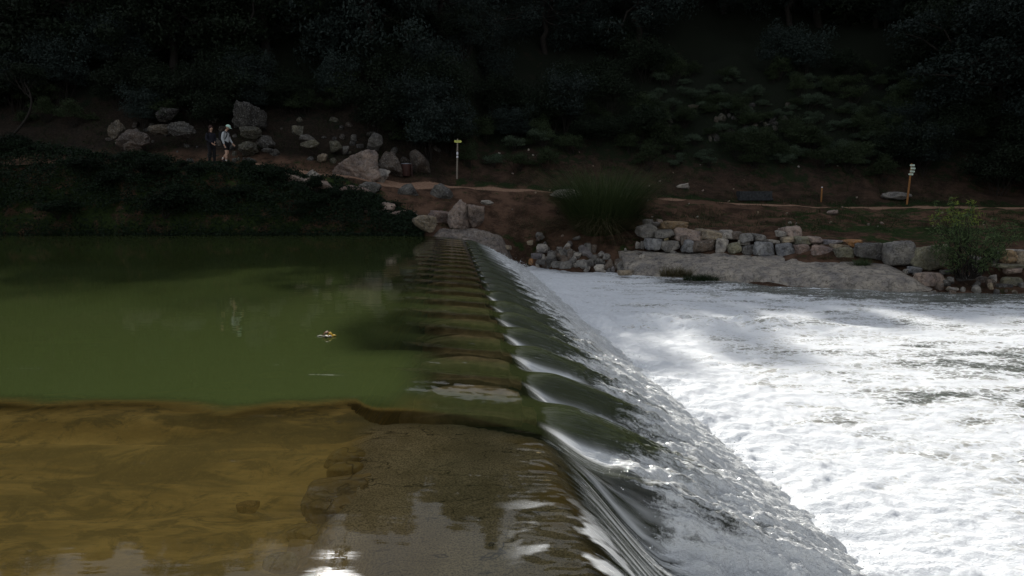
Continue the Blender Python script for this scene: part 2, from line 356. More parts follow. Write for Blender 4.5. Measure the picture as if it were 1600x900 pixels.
# the bed as a sheet of its own resolution
ub = axis([(-48, -8, 2), (-8, -2.4, .12), (-2.4, 3.2, .04)]); vb = [-8.0]
while vb[-1] < 1.9: vb.append(vb[-1] + .4)
while vb[-1] < 28.2: vb.append(vb[-1] + max(.03, .008 * vb[-1]))
vb = np.array(vb); UB, VB = np.meshgrid(ub, vb); UB = UB.ravel(); VB = VB.ravel()
ZB, _ = bed(UB, VB)
def mat_bed():
    m = NT('weir_concrete'); p = m.pos(); n = m.noise(p, 2.3, 6, .7); f = m.noise(p, 85, 4, .8); s = m.attr('sand')
    con = m.mix(m.ramp(n, .35, .65), (.38, .29, .165), (.60, .47, .29))
    con = m.mix(m.ramp(f, .35, .6, .1, .9), (.07, .055, .03), con)
    con = m.mix(m.ramp(f, .66, .74, 0, .75), con, (.36, .32, .24))
    w = m.noise(m.pos((.55, 1.7, 1)), 1.5, 4, .6, .6)
    crack = m.ramp(m.math('ABSOLUTE', m.math('SUBTRACT', w, .5)), 0, .007, .1, 1)
    con = m.mix(crack, (.012, .01, .006), con)
    ochre = m.ramp(m.noise(m.pos((1, 2, 1)), 1.9, 3, .5), .52, .6)
    con = m.mix(m.math('MULTIPLY', ochre, m.attr('edge')), con, (.27, .175, .05))
    sn = m.noise(m.pos((.5, 1.8, 1)), 2.4, 5, .7)
    sand = m.mix(m.ramp(sn, .38, .62), (.40, .26, .075), (.76, .50, .155))
    sand = m.mix(m.ramp(m.noise(m.pos((.35, 1.6, 1)), 1.7, 4, .6, .5), .50, .62, 0, .8), sand, (.09, .085, .035))
    sand = m.mix(m.ramp(m.noise(m.pos((1, 1.6, 1)), 3.2, 5, .7, .8), .46, .62, 0, .8), sand, (.10, .085, .035))
    sand = m.mix(m.ramp(m.noise(p, 30, 3, .8), .5, .72, 0, .4), sand, (.40, .31, .12))
    con = m.mix(m.attr('face'), con, m.mix(m.ramp(n, .35, .65), (.016, .018, .008), (.04, .042, .02)))
    c = m.mix(s, con, sand)
    return m.done(m.bsdf(c, .9, m.bump(m.math('ADD', n, m.math('MULTIPLY', f, .35)), .02, .8)))
M_bed = mat_bed()
EDGE = sst(-.35, .0, UB) * slabm(UB, VB)
SAND = sst(-1.1, -1.45, UB + .30 * fbm(VB * 1.1, UB * .6, 4, 8))
me = mesh_np('riverbed', np.stack([crest(VB) + UB, VB, ZB], -1), grid_faces(len(vb), len(ub)), {'sand': SAND, 'edge': EDGE, 'face': np.maximum(sst(.05, .3, UB), (1 - slabm(UB, VB)))})
weir = empty('weir', (crest(14.0), 14.0, -.3))
tag(weir, 'long concrete weir with a row of square crest blocks under flowing water', 'weir')
me2 = me.copy()
# split at u = -1.55: upstream is riverbed, downstream is the weir's apron
def keep(me, mask):
    bm = bmesh.new(); bm.from_mesh(me); bm.faces.ensure_lookup_table()
    dl = [f for f, k in zip(bm.faces, mask) if not k]
    bmesh.ops.delete(bm, geom=dl, context='FACES'); bm.to_mesh(me); bm.free()
fc = grid_faces(len(vb), len(ub)); fu = UB[fc].mean(1)
keep(me, fu < -1.3); keep(me2, fu >= -1.3)
rb = mesh_obj('riverbed', me, M_bed); tag(rb, kind='structure')
ap = mesh_obj('apron', me2, M_bed, weir); ap.location = -weir.location
def block(v0, w=.62):
    bm = bmesh.new(); bmesh.ops.create_cube(bm, size=1)
    for q in bm.verts: q.co = Vector((q.co.x * 1.2, q.co.y * w, q.co.z * .42))
    bmesh.ops.bevel(bm, geom=bm.edges[:], offset=.13, segments=5, affect='EDGES')
    bmesh.ops.subdivide_edges(bm, edges=[e for e in bm.edges if e.calc_length() > .2], cuts=7, use_grid_fill=True)
    for q in bm.verts:
        t = min(1, max(0, (-.05 - q.co.x) / .5)); q.co.y *= (1 - .55 * t * t); q.co.z -= .10 * t * t + .09 * min(1, max(0, (q.co.x + .0) / .6)) ** 1.5
        d = float(fbm(q.co.x * 4 + v0, q.co.y * 4 + v0 * 2, 3, 5)); q.co.z += .018 * d; q.co.x += .02 * d
    m = bpy.data.meshes.new('block'); bm.to_mesh(m); bm.free()
    for p_ in m.polygons: p_.use_smooth = True
    return m
bms = [block(i * 3.1) for i in range(3)]
M_block = plain('algae_brown_concrete', (.52, .37, .20), .9, .35, 9)
k = 0; v = V0
while v < 27.4:
    b = mesh_obj('block', bms[k % 3], M_block, weir)
    b.location = Vector((crest(v) - .45, v, -.315)) - weir.location; b.rotation_euler = (0, R(rng.uniform(-1, 1)), R(rng.uniform(-2, 2)))
    v += P; k += 1

def mat_water():
    m = NT('clear_water'); p = m.pos(); dep = m.attr('depth'); tb = m.attr('foam'); fall = m.attr('fall')
    fr = m.n('ShaderNodeFresnel'); fr.inputs[0].default_value = 1.34
    b1 = m.noise(m.pos((.8, 2.6, 1)), 3.2, 3, .5); b2 = m.noise(m.pos((2.2, 15, 4)), 1.0, 5, .7); b3 = m.noise(p, 26, 4, .7)
    h = m.math('ADD', m.math('MULTIPLY', b1, .0006), m.math('MULTIPLY', m.math('MULTIPLY', b2, tb), .075))
    h = m.math('ADD', h, m.math('MULTIPLY', m.math('MULTIPLY', b3, tb), .028))
    h = m.math('ADD', h, m.math('MULTIPLY', m.math('MULTIPLY', m.noise(m.pos((1.5, 30, 2)), 1.0, 3, .6), fall), .02))
    bp = m.bump(h, 1.0, 1.0); m.set(fr.inputs['Normal'], bp)
    al = m.math('SUBTRACT', 1.0, m.math('EXPONENT', m.math('MULTIPLY', dep, m.math('ADD', m.math('SUBTRACT', -1.75, m.math('MULTIPLY', fall, 2.6)), m.math('MULTIPLY', m.attr('silt'), 1.0)))))
    df = m.n('ShaderNodeBsdfDiffuse'); m.set(df.inputs[0], m.mix(m.attr('silt'), m.mix(m.ramp(dep, .5, 1.6), (.036, .045, .016), (.042, .056, .017)), m.mix(m.ramp(dep, .3, 1.2), (.19, .135, .038), (.042, .056, .017))))
    tr = m.n('ShaderNodeBsdfTransparent'); m.set(tr.inputs[0], m.mix(tb, (.93, .92, .82), (.62, .68, .62)))
    a = m.n('ShaderNodeMixShader'); m.set(a.inputs[0], al); m.t.links.new(tr.outputs[0], a.inputs[1]); m.t.links.new(df.outputs[0], a.inputs[2])
    # water full of air bubbles; its white also carries painted-on highlights
    fo = m.n('ShaderNodeBsdfDiffuse'); m.set(fo.inputs[0], (.86, .88, .88)); m.set(fo.inputs['Normal'], bp)
    st = m.noise(m.pos((1.1, 10, 2)), 1.3, 6, .72, .5); fi = m.noise(p, 38, 4, .8)
    k = m.math('ADD', m.math('MULTIPLY', m.math('SUBTRACT', st, .5), 3.0), m.math('MULTIPLY', m.math('SUBTRACT', fi, .5), 1.0))
    k = m.ramp(m.math('ADD', k, m.math('MULTIPLY', m.attr('air'), 1.2)), .50, 1.25, 0, .95)
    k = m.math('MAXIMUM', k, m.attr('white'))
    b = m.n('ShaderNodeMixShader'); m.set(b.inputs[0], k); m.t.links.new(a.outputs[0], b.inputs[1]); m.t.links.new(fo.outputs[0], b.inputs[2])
    gl = m.n('ShaderNodeBsdfGlossy'); m.set(gl.inputs['Roughness'], m.math('ADD', .025, m.math('MULTIPLY', tb, .06))); m.set(gl.inputs['Normal'], bp)
    c = m.n('ShaderNodeMixShader'); m.set(c.inputs[0], fr.outputs[0]); m.t.links.new(b.outputs[0], c.inputs[1]); m.t.links.new(gl.outputs[0], c.inputs[2])
    return m.done(c.outputs[0])
M_water = mat_water()
depth = np.clip(Zs - Zb, 0.01, 3)
depth = depth * (1 + 1.3 * (1 - slabm(U, Vv)) * (1 - BK) * sst(-1.6, -.9, U) * (Vv > 5))
EU = (5.34 + .08 * fbm(U * .6, Vv * .1, 3, 6) - .22 * np.exp(-((U + 2.3) / .25) ** 2)) / 1.04 - .35 * sst(-1.1, -.75, U) * 0
shelf = sst(EU - .10, EU + .42, Vv + .1 * fbm(U * 2.5, Vv * 4, 3, 57)) * sst(-.6, -1.3, U)
depth = np.where(Vv < 7, np.maximum(depth, 1.9 * shelf), depth)
depth = np.where(U > .1, np.clip(depth, .02, .55), depth)
sN = slabm(U, Vv)
white = sN * sst(.75, 1.0, U) * 1.0 * np.clip(1.5 * fbm(U * 7, Vv * 9, 4, 50), 0, .8)
toe = sst(1.85, 2.6, U + .25 * fbm(Vv * 1.5, U, 3, 51)) * .9
farw = sst(15, 25, Vv) * sst(.45, 1.3, U) * np.clip(.75 + .5 * fbm(U * 2, Vv * 3, 3, 55), 0, .95)
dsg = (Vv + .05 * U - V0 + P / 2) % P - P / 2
pk = (1 - sN) * sst(.03, .25, U) * (1 - sst(.9, 1.6, U)) * np.clip(np.exp(-((dsg - .17 + .05 * U) / (.05 + .03 * U)) ** 2) * 1.7 + .12 * np.exp(-((dsg + .0) / .17) ** 2), 0, 1)  # thin aerated film with sky highlights painted in white behind each block
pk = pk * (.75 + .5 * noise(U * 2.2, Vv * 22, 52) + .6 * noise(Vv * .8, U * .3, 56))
film = sN * sst(.12, .4, U) * (1 - sst(.9, 1.3, U)) * np.clip(.34 + 1.1 * noise(U * 1.6, Vv * 17 + U * 2, 53) + .4 * noise(U * 5, Vv * 50, 54), 0, .85)
lipw = sN * sst(3.75, 3.2, Vv) * sst(-.42, -.02, U) * (1 - sst(.25, .5, U)) * np.clip(2.6 * (fbm(U * 3.2 + Vv * .6, Vv * 6 - U * 2, 4, 58) - .08), 0, .7)  # broken white water and glints painted in along the slab lip
spl = sN * sst(.7, 1.2, U) * np.clip(.25 + 1.6 * fbm(U * 5, Vv * 11, 4, 59), 0, .85)
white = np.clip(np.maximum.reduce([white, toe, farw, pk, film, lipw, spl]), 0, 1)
fall = sst(.05, .4, U) * (1 - TB * .5)
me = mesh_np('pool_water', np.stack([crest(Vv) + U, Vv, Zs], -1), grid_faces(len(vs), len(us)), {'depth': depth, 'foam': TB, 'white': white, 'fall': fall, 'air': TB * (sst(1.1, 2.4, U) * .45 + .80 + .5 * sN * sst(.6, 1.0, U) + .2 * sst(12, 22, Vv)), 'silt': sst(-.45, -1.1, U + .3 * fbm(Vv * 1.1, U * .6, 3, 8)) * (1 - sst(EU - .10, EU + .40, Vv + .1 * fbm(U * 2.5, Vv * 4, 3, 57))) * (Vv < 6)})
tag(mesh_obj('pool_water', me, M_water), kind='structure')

# ------------------------------------------------------------ the white water below
EX = np.array([-1.3, .4, 3, 6, 8.5, 12, 16, 60]); EY = np.array([27.9, 28.3, 25.9, 24.3, 21.7, 20.3, 19.9, 19.9])
ux = axis([(2.25, 7, .028), (7, 16, .06), (16, 26, .3), (26, 44, 3)])
vy = [-8.0]
while vy[-1] < 2.8: vy.append(vy[-1] + .35)
while vy[-1] < 29: vy.append(vy[-1] + max(.022, .0042 * vy[-1]))
vy = np.array(vy); UX, VY = np.meshgrid(ux, vy); UX = UX.ravel(); VY = VY.ravel(); XX = crest(VY) + UX
bd = np.interp(XX, EX, EY) - VY
toe = np.exp(-(UX - 2.5) / 1.1)
calm = sst(3.5, .3, bd) * sst(4.0, 7.5, XX)
patch = np.exp(-(((VY - 11.2 - .10 * (XX - 8)) / 1.1) ** 2)) * sst(5.6, 9.5, XX)
amp = (.022 + .042 * toe + .004 * sst(12, 4, VY)) * (1 - .75 * calm) * (1 - .5 * patch)
wx = XX + .25 * fbm(XX * .8, VY * .8, 2, 70); wy = VY + .25 * fbm(XX * .8, VY * .8, 2, 71)
hb = .42 * billow(wx * 1.5, wy * 2.1, 5, 60, .6) + .8 * fbm(wx * 2.6, wy * 3.6, 4, 68, .62)
ZR = -1.27 + amp * (hb * 1.1) + .05 * fbm(XX * .35, VY * .35, 3, 62)
# a standing wave where the far water meets the pool below
jl = 15.2 - .12 * (XX - 3) + .5 * noise(XX * .6, VY * .2, 63)
ZR += .20 * np.exp(-((VY - jl) / .55) ** 2) * sst(.8, 2.2, XX) * (1 - sst(5, 9.5, XX)) * (1 + .8 * fbm(XX * 1.5, VY * 1.5, 3, 64))
ZR += toe * .10 * fbm(XX * .9, VY * 1.1, 3, 72)
ZR += calm * .012 * fbm(XX * 2.5, VY * 6, 3, 65)
fd = .90 - .60 * calm - .45 * patch - .34 * sst(2, 6, UX) * (.5 + fbm(XX * .3, VY * .7, 4, 66)) + .35 * toe + .35 * fbm(XX * .8, VY * 1.6, 4, 67)
def mat_foam():
    m = NT('white_water'); p = m.pos(); a = m.attr('foam')
    n1 = m.noise(m.pos((.8, 2.0, 1)), 1.4, 6, .68, .5); n2 = m.noise(m.pos((1, 1.7, 1)), 9, 5, .75)
    vo = m.n('ShaderNodeTexVoronoi', feature='DISTANCE_TO_EDGE'); dv = m.n('ShaderNodeVectorMath', operation='ADD')
    m.set(dv.inputs[0], m.pos((1, 1.5, 1))); nv = m.n('ShaderNodeVectorMath', operation='MULTIPLY'); m.set(nv.inputs[0], m.noise(p, 2.5, 3, .6, 0, 1)); nv.inputs[1].default_value = (.7, .7, .7)
    m.set(dv.inputs[1], nv.outputs[0]); m.set(vo.inputs['Vector'], dv.outputs[0]); vo.inputs['Scale'].default_value = 4.5
    lace = m.ramp(vo.outputs[0], .0, .16, .35, 0)
    k = m.math('ADD', m.math('MULTIPLY', m.math('SUBTRACT', n1, .5), 1.7), m.math('MULTIPLY', m.math('SUBTRACT', n2, .5), 1.1))
    k = m.math('ADD', m.math('ADD', k, a), lace); k = m.ramp(k, .42, .92)
    h = m.math('ADD', m.math('MULTIPLY', n2, .022), m.math('MULTIPLY', m.noise(p, 34, 4, .8), .012))
    bp = m.bump(h, 1, 1)
    wc = m.mix(m.ramp(m.math('ADD', a, m.math('MULTIPLY', n1, .2)), .55, .95), m.mix(m.ramp(n1, .3, .7), (.10, .115, .10), (.21, .225, .20)), (.50, .49, .44))
    w = m.bsdf(wc, .12, bp, .5); f = m.bsdf(m.mix(m.ramp(n2, .3, .7), (.76, .79, .82), (.85, .875, .90)), .7, bp, .25)
    mx = m.n('ShaderNodeMixShader'); m.set(mx.inputs[0], k); m.t.links.new(w, mx.inputs[1]); m.t.links.new(f, mx.inputs[2])
    return m.done(mx.outputs[0])
M_foam = mat_foam()
me = mesh_np('river_water', np.stack([XX, VY, ZR], -1), grid_faces(len(vy), len(ux)), {'foam': fd})
tag(mesh_obj('river_water', me, M_foam), kind='structure')

# drops of spray thrown up along the foot and the broken face
def spray():
    bm = bmesh.new(); bmesh.ops.create_icosphere(bm, subdivisions=1, radius=1); bv = np.array([q.co[:] for q in bm.verts]); bf = np.array([[q.index for q in f.verts] for f in bm.faces]); bm.free()
    n = 5000
    v = 2.6 + 25 * rng.random(n) ** 1.5; u = np.where(rng.random(n) < .6, rng.normal(2.45, .22, n), rng.uniform(1.0, 2.5, n))
    nr = (v < 4.9); u = np.where(nr, rng.uniform(.55, 2.7, n), u)
    z, tb = surf(u, v); hh = np.abs(rng.normal(0, .05, n)) * (.5 + tb) * np.where(u > 2.1, 1.5, .9) + .004
    c = np.stack([crest(v) + u, v, z + hh], -1); r = (.0018 + .0035 * rng.random(n) ** 2) * (.7 + v * .07)
    sc = r[:, None] * rng.uniform(.6, 1.5, (n, 3))
    V = c[:, None, :] + bv[None] * sc[:, None, :]
    F = bf[None] + (np.arange(n) * len(bv))[:, None, None]
    return mesh_np('spray', V.reshape(-1, 3), F.reshape(-1, 3))
m = NT('water_drops'); M_drop = m.done(m.bsdf((.8, .83, .84), .08, spec=.9))
tag(mesh_obj('spray', spray(), M_drop), 'white spray drops leaping along the foot of the weir', 'spray', kind='stuff')

# ------------------------------------------------------------ plants
def unit(n):
    v = rng.normal(size=(n, 3)); return v / np.linalg.norm(v, axis=1)[:, None]
def leaves(C, Nrm, size, asp=.5, jit=.8):
    """one four-cornered leaf at each point"""
    n = len(C); a = Nrm + jit * rng.normal(size=(n, 3)); a /= np.linalg.norm(a, axis=1)[:, None] + 1e-9
    t = np.cross(a, unit(n)); t /= np.linalg.norm(t, axis=1)[:, None] + 1e-9; b = np.cross(a, t)
    s = (size * rng.uniform(.6, 1.35, n))[:, None]
    V = np.stack([C - t * s * .5, C - b * s * asp * .5 + t * s * .08 + a * s * .06, C + t * s * .5, C + b * s * asp * .5 + t * s * .08 + a * s * .06], 1).reshape(-1, 3)
    return V, np.arange(4 * n).reshape(-1, 4)
def tube_np(paths, seg=7):
    """paths: list of (points (k,3), radii (k))"""
    Vs, Fs, o = [], [], 0
    for pts, rad in paths:
        pts = np.asarray(pts, float); k = len(pts)
        tg = np.gradient(pts, axis=0); tg /= np.linalg.norm(tg, axis=1)[:, None] + 1e-9
        ref = np.array([.31, .95, .07]); a = np.cross(tg, ref); a /= np.linalg.norm(a, axis=1)[:, None] + 1e-9; b = np.cross(tg, a)
        th = np.arange(seg) * 2 * np.pi / seg
        ring = pts[:, None] + (a[:, None] * np.cos(th)[None, :, None] + b[:, None] * np.sin(th)[None, :, None]) * np.asarray(rad)[:, None, None]
        Vs.append(ring.reshape(-1, 3))
        i = np.arange(k - 1)[:, None] * seg; j = np.arange(seg)[None]; j2 = (j + 1) % seg
        Fs.append(np.stack([i + j, i + j2, i + seg + j2, i + seg + j], -1).reshape(-1, 4) + o); o += k * seg
    return np.concatenate(Vs), np.concatenate(Fs)
def limb(a, b, r0, r1, k=7, wob=.12):
    a = np.asarray(a, float); b = np.asarray(b, float); t = np.linspace(0, 1, k)[:, None]
    L = np.linalg.norm(b - a); w = rng.normal(size=(k, 3)) * wob * L * .25; w[0] = 0; w[-1] *= .3
    return (a + (b - a) * t + w * np.sin(t * np.pi), np.linspace(r0, r1, k))
def tree_meshes(h, rx, nl, leafm, base=.28, nclump=60, size=.21):
    cz = h * (.46 + base * .5); rz = h * (1 - base) * .56
    cl = []
    while len(cl) < nclump:
        d = unit(1)[0]; q = rng.uniform(.35, 1.0) ** .6; p = d * q * np.array([rx, rx, rz]) * (1 + .3 * rng.normal())
        if d[2] < -.75: continue
        cl.append(p + np.array([0, 0, cz]))
    cl = np.array(cl); cr = rng.uniform(.16, .34, nclump) * rx
    per = nl // nclump; C, N = [], []
    for c, r in zip(cl, cr):
        d = unit(per); d[:, 2] = np.abs(d[:, 2]) * rng.choice([1, 1, 1, -1], per)
        rr = r * rng.uniform(.55, 1.08, per)[:, None] ; C.append(c + d * rr * np.array([1, 1, .75])); N.append(d)
    V, F = leaves(np.concatenate(C), np.concatenate(N), size)
    crown = mesh_np('crown', V, F, smooth=False); crown.materials.append(leafm)
    top = np.array([rng.uniform(-.4, .4), rng.uniform(-.4, .4), h * .55])
    paths = [limb((0, 0, -.5), top, h * .035, h * .018, 9, .1)]
    for c in cl[::3]:
        s = top * rng.uniform(.55, 1); paths.append(limb(s, c, h * .011, h * .003, 6, .2))
    V, F = tube_np(paths); trunk = mesh_np('trunk', V, F); trunk.materials.append(M_bark)
    return crown, trunk
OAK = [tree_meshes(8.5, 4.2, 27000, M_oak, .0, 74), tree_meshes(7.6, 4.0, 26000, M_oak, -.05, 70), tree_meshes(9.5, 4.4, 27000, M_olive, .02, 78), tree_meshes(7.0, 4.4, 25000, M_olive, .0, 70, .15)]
def tree(x, y, kind, s, label, group, rz=None):
    e = empty('oak_tree', (x, y, float(H(x, y)[0]) - .1), rng.uniform(0, 6.28) if rz is None else rz); e.scale = (s, s, s * rng.uniform(.92, 1.1))
    tag(e, label, 'tree', group)
    cr, tk = OAK[kind]; mesh_obj('crown', cr, None, e); mesh_obj('trunk', tk, None, e); return e
G1 = 'large oaks standing behind the riverside path'
for px, Y, k, s, lab in [
    (20, 41, 1, .95, 'dark evergreen oak at the far end of the bramble bank, beside a bent pale trunk'),
    (140, 43, 0, 1.0, 'black looking evergreen oak left of the rough tan outcrop'),
    (290, 41.5, 1, 1.0, 'low hanging dark oak over the rocks behind the hikers'),
    (430, 43.5, 0, 1.05, 'dark oak rising right behind the stacked grey stones'),
    (590, 42.5, 2, 1.05, 'grey green oak spilling down above the big tan boulder by the path'),
    (690, 47, 3, .95, 'grey green oak rising behind the signpost with one yellow board'),
    (850, 51, 3, 1.05, 'rounded blue green oak above the shrubs behind the tall reed clump'),
    (985, 50, 2, 1.0, 'broad blue green oak left of the rocky clearing on the hillside'),
    (1115, 56, 0, 1.0, 'dark oak on the ridge just above the rocky clearing'),
    (1215, 54, 3, 1.05, 'blue green oak with clumped crown above the pale rock streak'),
    (1345, 54, 1, 1.05, 'near black oak between the rocky clearing and the four-board signpost'),
    (1455, 46, 1, 1.0, 'dark oak with low branches behind the four-board signpost'),
    (1540, 42, 2, 1.05, 'tall grey green oak right of the four-board signpost'),
    (1660, 41, 0, 1.05, 'dark oak beyond the end of the dry stone wall')]:
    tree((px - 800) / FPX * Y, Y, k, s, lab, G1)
i = 0
for Y, n, x0, x1, s in [(58, 12, -46, 48, 1.1), (68, 12, -54, 56, 1.15), (80, 11, -62, 64, 1.2)]:
    for q in range(n):
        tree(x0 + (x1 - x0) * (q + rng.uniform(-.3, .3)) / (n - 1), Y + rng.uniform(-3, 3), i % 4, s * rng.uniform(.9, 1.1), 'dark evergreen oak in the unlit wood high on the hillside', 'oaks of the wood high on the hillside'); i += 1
for x, y in [(-34, 42), (-43, 43), (-30, 50), (-41, 53), (38, 43), (47, 42), (33, 50), (-26.5, 51), (40, 34), (43, 25), (41, 16), (46, 8), (44, -2), (52, 36), (54, 28), (52, 19), (56, 11), (54, 2), (53, -8), (63, 33), (64, 22), (66, 12), (63, 1), (50, 44)]:  # those beyond the right edge are added to block sky reflected in the weir
    tree(x, y, i % 4, 1.05, 'evergreen oak far along the bank, among wood-edge trees and unseen ones added to darken reflections', 'oaks far along the bank'); i += 1

def shrub_mesh(r, h, nl, mat, size=.07, ncl=14, asp=.4):
    C, N = [], []; per = nl // ncl
    for _ in range(ncl):
        a = rng.uniform(0, 6.28); q = rng.uniform(0, .75) * r; c = np.array([q * math.cos(a), q * math.sin(a), h * rng.uniform(.3, .75)])
        d = unit(per); d[:, 2] = np.abs(d[:, 2]); C.append(c + d * (rng.uniform(.25, .42) * r * np.array([1, 1, h / r * .8])) * rng.uniform(.4, 1.15, per)[:, None]); N.append(d)
    C = np.concatenate(C); V, F = leaves(C, np.concatenate(N), size, asp); n0 = len(V)
    st, sf = tube_np([limb((0, 0, -.2), C[j], .018, .005, 5, .2) for j in rng.integers(0, len(C), 12)], 5)
    me = mesh_np('shrub', np.concatenate([V, st]), np.concatenate([F, sf + n0]), smooth=False)
    me.materials.append(mat); me.materials.append(M_bark)
    mi = np.zeros(len(me.polygons), np.int32); mi[len(F):] = 1; me.polygons.foreach_set('material_index', mi); return me
SHR = [shrub_mesh(.9, 1.1, 2600, M_shrub), shrub_mesh(.75, .8, 2200, M_silver, .06), shrub_mesh(1.1, 1.5, 3000, M_shrub, .08), shrub_mesh(.6, .6, 1700, M_silver, .05)]
def shrub(px, py, k, s, lab, grp):
    p = hit(px, py, 34.8); o = mesh_obj('shrub', SHR[k]); o.location = (p[0], p[1], p[2] - .08); o.rotation_euler = (0, 0, rng.uniform(0, 6.28)); o.scale = (s, s, s * rng.uniform(.85, 1.15))
    return tag(o, lab, 'shrub', grp)
GS = 'silvery shrubs on the rocky clearing'; GD = 'dark green shrubs behind the path'
for px, py, k, s, lab in [
    (735, 262, 2, .9, 'dark green shrub right beside the signpost with one yellow board'),
    (775, 262, 1, 1.1, 'silvery shrub second to the right of the yellow-board signpost'),
    (812, 266, 0, 1.2, 'green shrub with light tips halfway between signpost and reed clump'),
    (850, 268, 2, 1.0, 'dark green shrub just left of the reed clump behind the path'),
    (800, 235, 1, 1.2, 'silvery shrub up the slope between signpost and reed clump'),
    (845, 228, 1, 1.3, 'silvery shrub uphill from the left edge of the reed clump'),
    (895, 240, 0, 1.3, 'round green shrub uphill behind the reed clump'),
    (760, 225, 2, 1.2, 'dark shrub on the slope above the yellow-board signpost'),
    (1010, 268, 2, 1.1, 'dark shrub on the slope just right of the reed clump'),
    (985, 240, 0, 1.2, 'green shrub under the oaks above the reed clump'),
    (1245, 252, 1, 1.2, 'silvery shrub above the low dark block beside the path'),
    (1285, 262, 0, 1.2, 'green shrub on the slope above the short marker post'),
    (1330, 272, 2, 1.1, 'dark green shrub between marker post and four-board signpost'),
    (1375, 288, 2, 1.0, 'dark green shrub just left of the four-board signpost'),
    (1180, 262, 0, 1.1, 'green shrub on the slope above and left of the dark block'),
    (655, 232, 2, 1.1, 'dark shrub above the litter bin'),
    (615, 215, 0, 1.0, 'dark green shrub on top of the big tan boulder')]:
    shrub(px, py, k, s, lab, 'shrubs one can tell apart behind the path')
for _ in range(180):
    px = rng.uniform(1000, 1440); py = rng.uniform(118, 262)
    if rng.random() < .3 and py < 160: continue
    shrub(px, py, rng.choice([1, 1, 3, 0, 2]), rng.uniform(.6, 1.35), 'small silvery green shrub on the rocky clearing of the hillside', GS)
for _ in range(52):
    px = rng.choice([rng.uniform(-20, 560), rng.uniform(640, 1040), rng.uniform(1400, 1640)]); py = rng.uniform(150, 245 if px > 600 else 205)
    shrub(px, py, rng.choice([0, 2, 2]), rng.uniform(.8, 1.5), 'dark shrub in the undergrowth beneath the oaks', GD)

# tall scrub filling the ground beneath the oaks
SCR = [shrub_mesh(1.7, 2.9, 7000, M_oak, .11, 26, .5), shrub_mesh(2.0, 2.4, 7000, M_oak, .11, 26, .5), shrub_mesh(1.6, 3.4, 7000, M_olive, .11, 26, .5)]
def scrub(x, y, k, s, lab):
    o = mesh_obj('scrub_oak', SCR[k]); o.location = (x, y, float(H(x, y)[0]) - .3); o.rotation_euler = (0, 0, rng.uniform(0, 6.28)); o.scale = (s, s, s * rng.uniform(.85, 1.2)); tag(o, lab, 'bush', 'scrub oaks in the dark undergrowth')
for q in range(210):
    y = rng.choice([rng.uniform(37.0, 40), rng.uniform(37.5, 44), rng.uniform(41, 48), rng.uniform(48, 62)]); x = rng.uniform(-1, 1) * (y * .82)
    px = 800 + x / y * FPX; py = 307 - (float(H(x, y)[0]) - CAMZ) * FPX / y
    if 1010 < px < 1400 and py > 135: continue
    if y < 40 and -3 < x < 20: continue
    scrub(x, y, q % 3, rng.uniform(.75, 1.25), 'near black scrub oak filling the shade under the taller oaks')

# brambles on the bank of the still pool: leaves over a lumpy surface
def thicket():
    n = 120000
    x = rng.uniform(-30, -3.6, n); t = rng.random(n); 
    wid = np.interp(x, [-30, -12, -8, -5.5, -3.6], [1, 1, .95, .75, .45])
    y0 = np.interp(x, [-30, -8, -5, -3.6], [28.3, 28.2, 27.8, 27.4]); y = y0 + t * 3.6 * wid
    y = y + .0
    lump = .60 * fbm(x * .55, y * .9, 4, 90) + .35 * np.abs(fbm(x * 2, y * 2, 3, 91))
    env = np.sin(np.clip(t * 1.05, 0, 1) * np.pi) ** .5
    top = np.interp(t, [0, .12, .35, .6, .85, 1], [.05, 1.0, 1.9, 2.65, 3.05, 2.9]) * np.interp(x, [-30, -20, -15, -11.5, -8.6, -7, -5.3, -4.3, -3.6], [1.32, 1.26, 1.02, .95, .80, .62, .42, .33, .12])
    z = np.maximum(H(x, y) + .1, top + lump * env * wid) - np.abs(rng.normal(0, .16, n)) + (rng.random(n) < .05) * rng.uniform(0, .35, n)
    z = np.where(t < .12, rng.uniform(-.05, 1, n) * np.maximum(z, .1), z)
    y = np.where(t < .12, y + (rng.random(n)) * .3, y)
    k = fbm(x * .45, y * .6, 3, 93) * .5 + fbm(x * 1.7, z * 2, 3, 94)
    keepm = k > -.42
    C = np.stack([x, y, z], -1)[keepm]
    N = np.tile(np.array([0, -.5, .8]), (len(C), 1))
    V, F = leaves(C, N, .085, .62, .7)
    return mesh_np('bramble_thicket', V, F, smooth=False)
bt = mesh_obj('bramble_thicket', thicket(), M_bramble)
tag(bt, 'dark bramble thicket overhanging the still green pool', 'brambles', kind='stuff')
BB = [shrub_mesh(1.0, 1.1, 4200, M_bramble, .085, 20, .6), shrub_mesh(1.3, .9, 4200, M_bramble, .085, 20, .6)]
for q in range(46):
    x = rng.uniform(-27, -5.2); t = rng.choice([rng.uniform(.55, .95), rng.uniform(.08, .6)])
    wd = float(np.interp(x, [-30, -12, -8, -5.5, -3.6], [1, 1, .95, .75, .45])); y = 28.2 + t * 3.4 * wd
    tp = float(np.interp(t, [0, .12, .35, .6, .85, 1], [.05, 1.0, 1.9, 2.65, 3.05, 2.9])) * float(np.interp(x, [-30, -20, -15, -11.5, -8.6, -7, -5.3, -4.3, -3.6], [1.32, 1.26, 1.02, .95, .80, .62, .42, .33, .12]))
    s = rng.uniform(.45, .95) * (.6 if -15.5 < x < -12 and t > .5 else 1) * (.6 if x > -9 else 1); o = mesh_obj('bramble_bush', BB[q % 2]); o.location = (x, y, tp - .45 * s); o.rotation_euler = (0, 0, rng.uniform(0, 6.28)); o.scale = (s * 1.2, s, s)
    tag(o, 'dark bramble bush rising ragged out of the thicket beside the pool', 'bramble bush', 'bramble bushes of the pool bank')
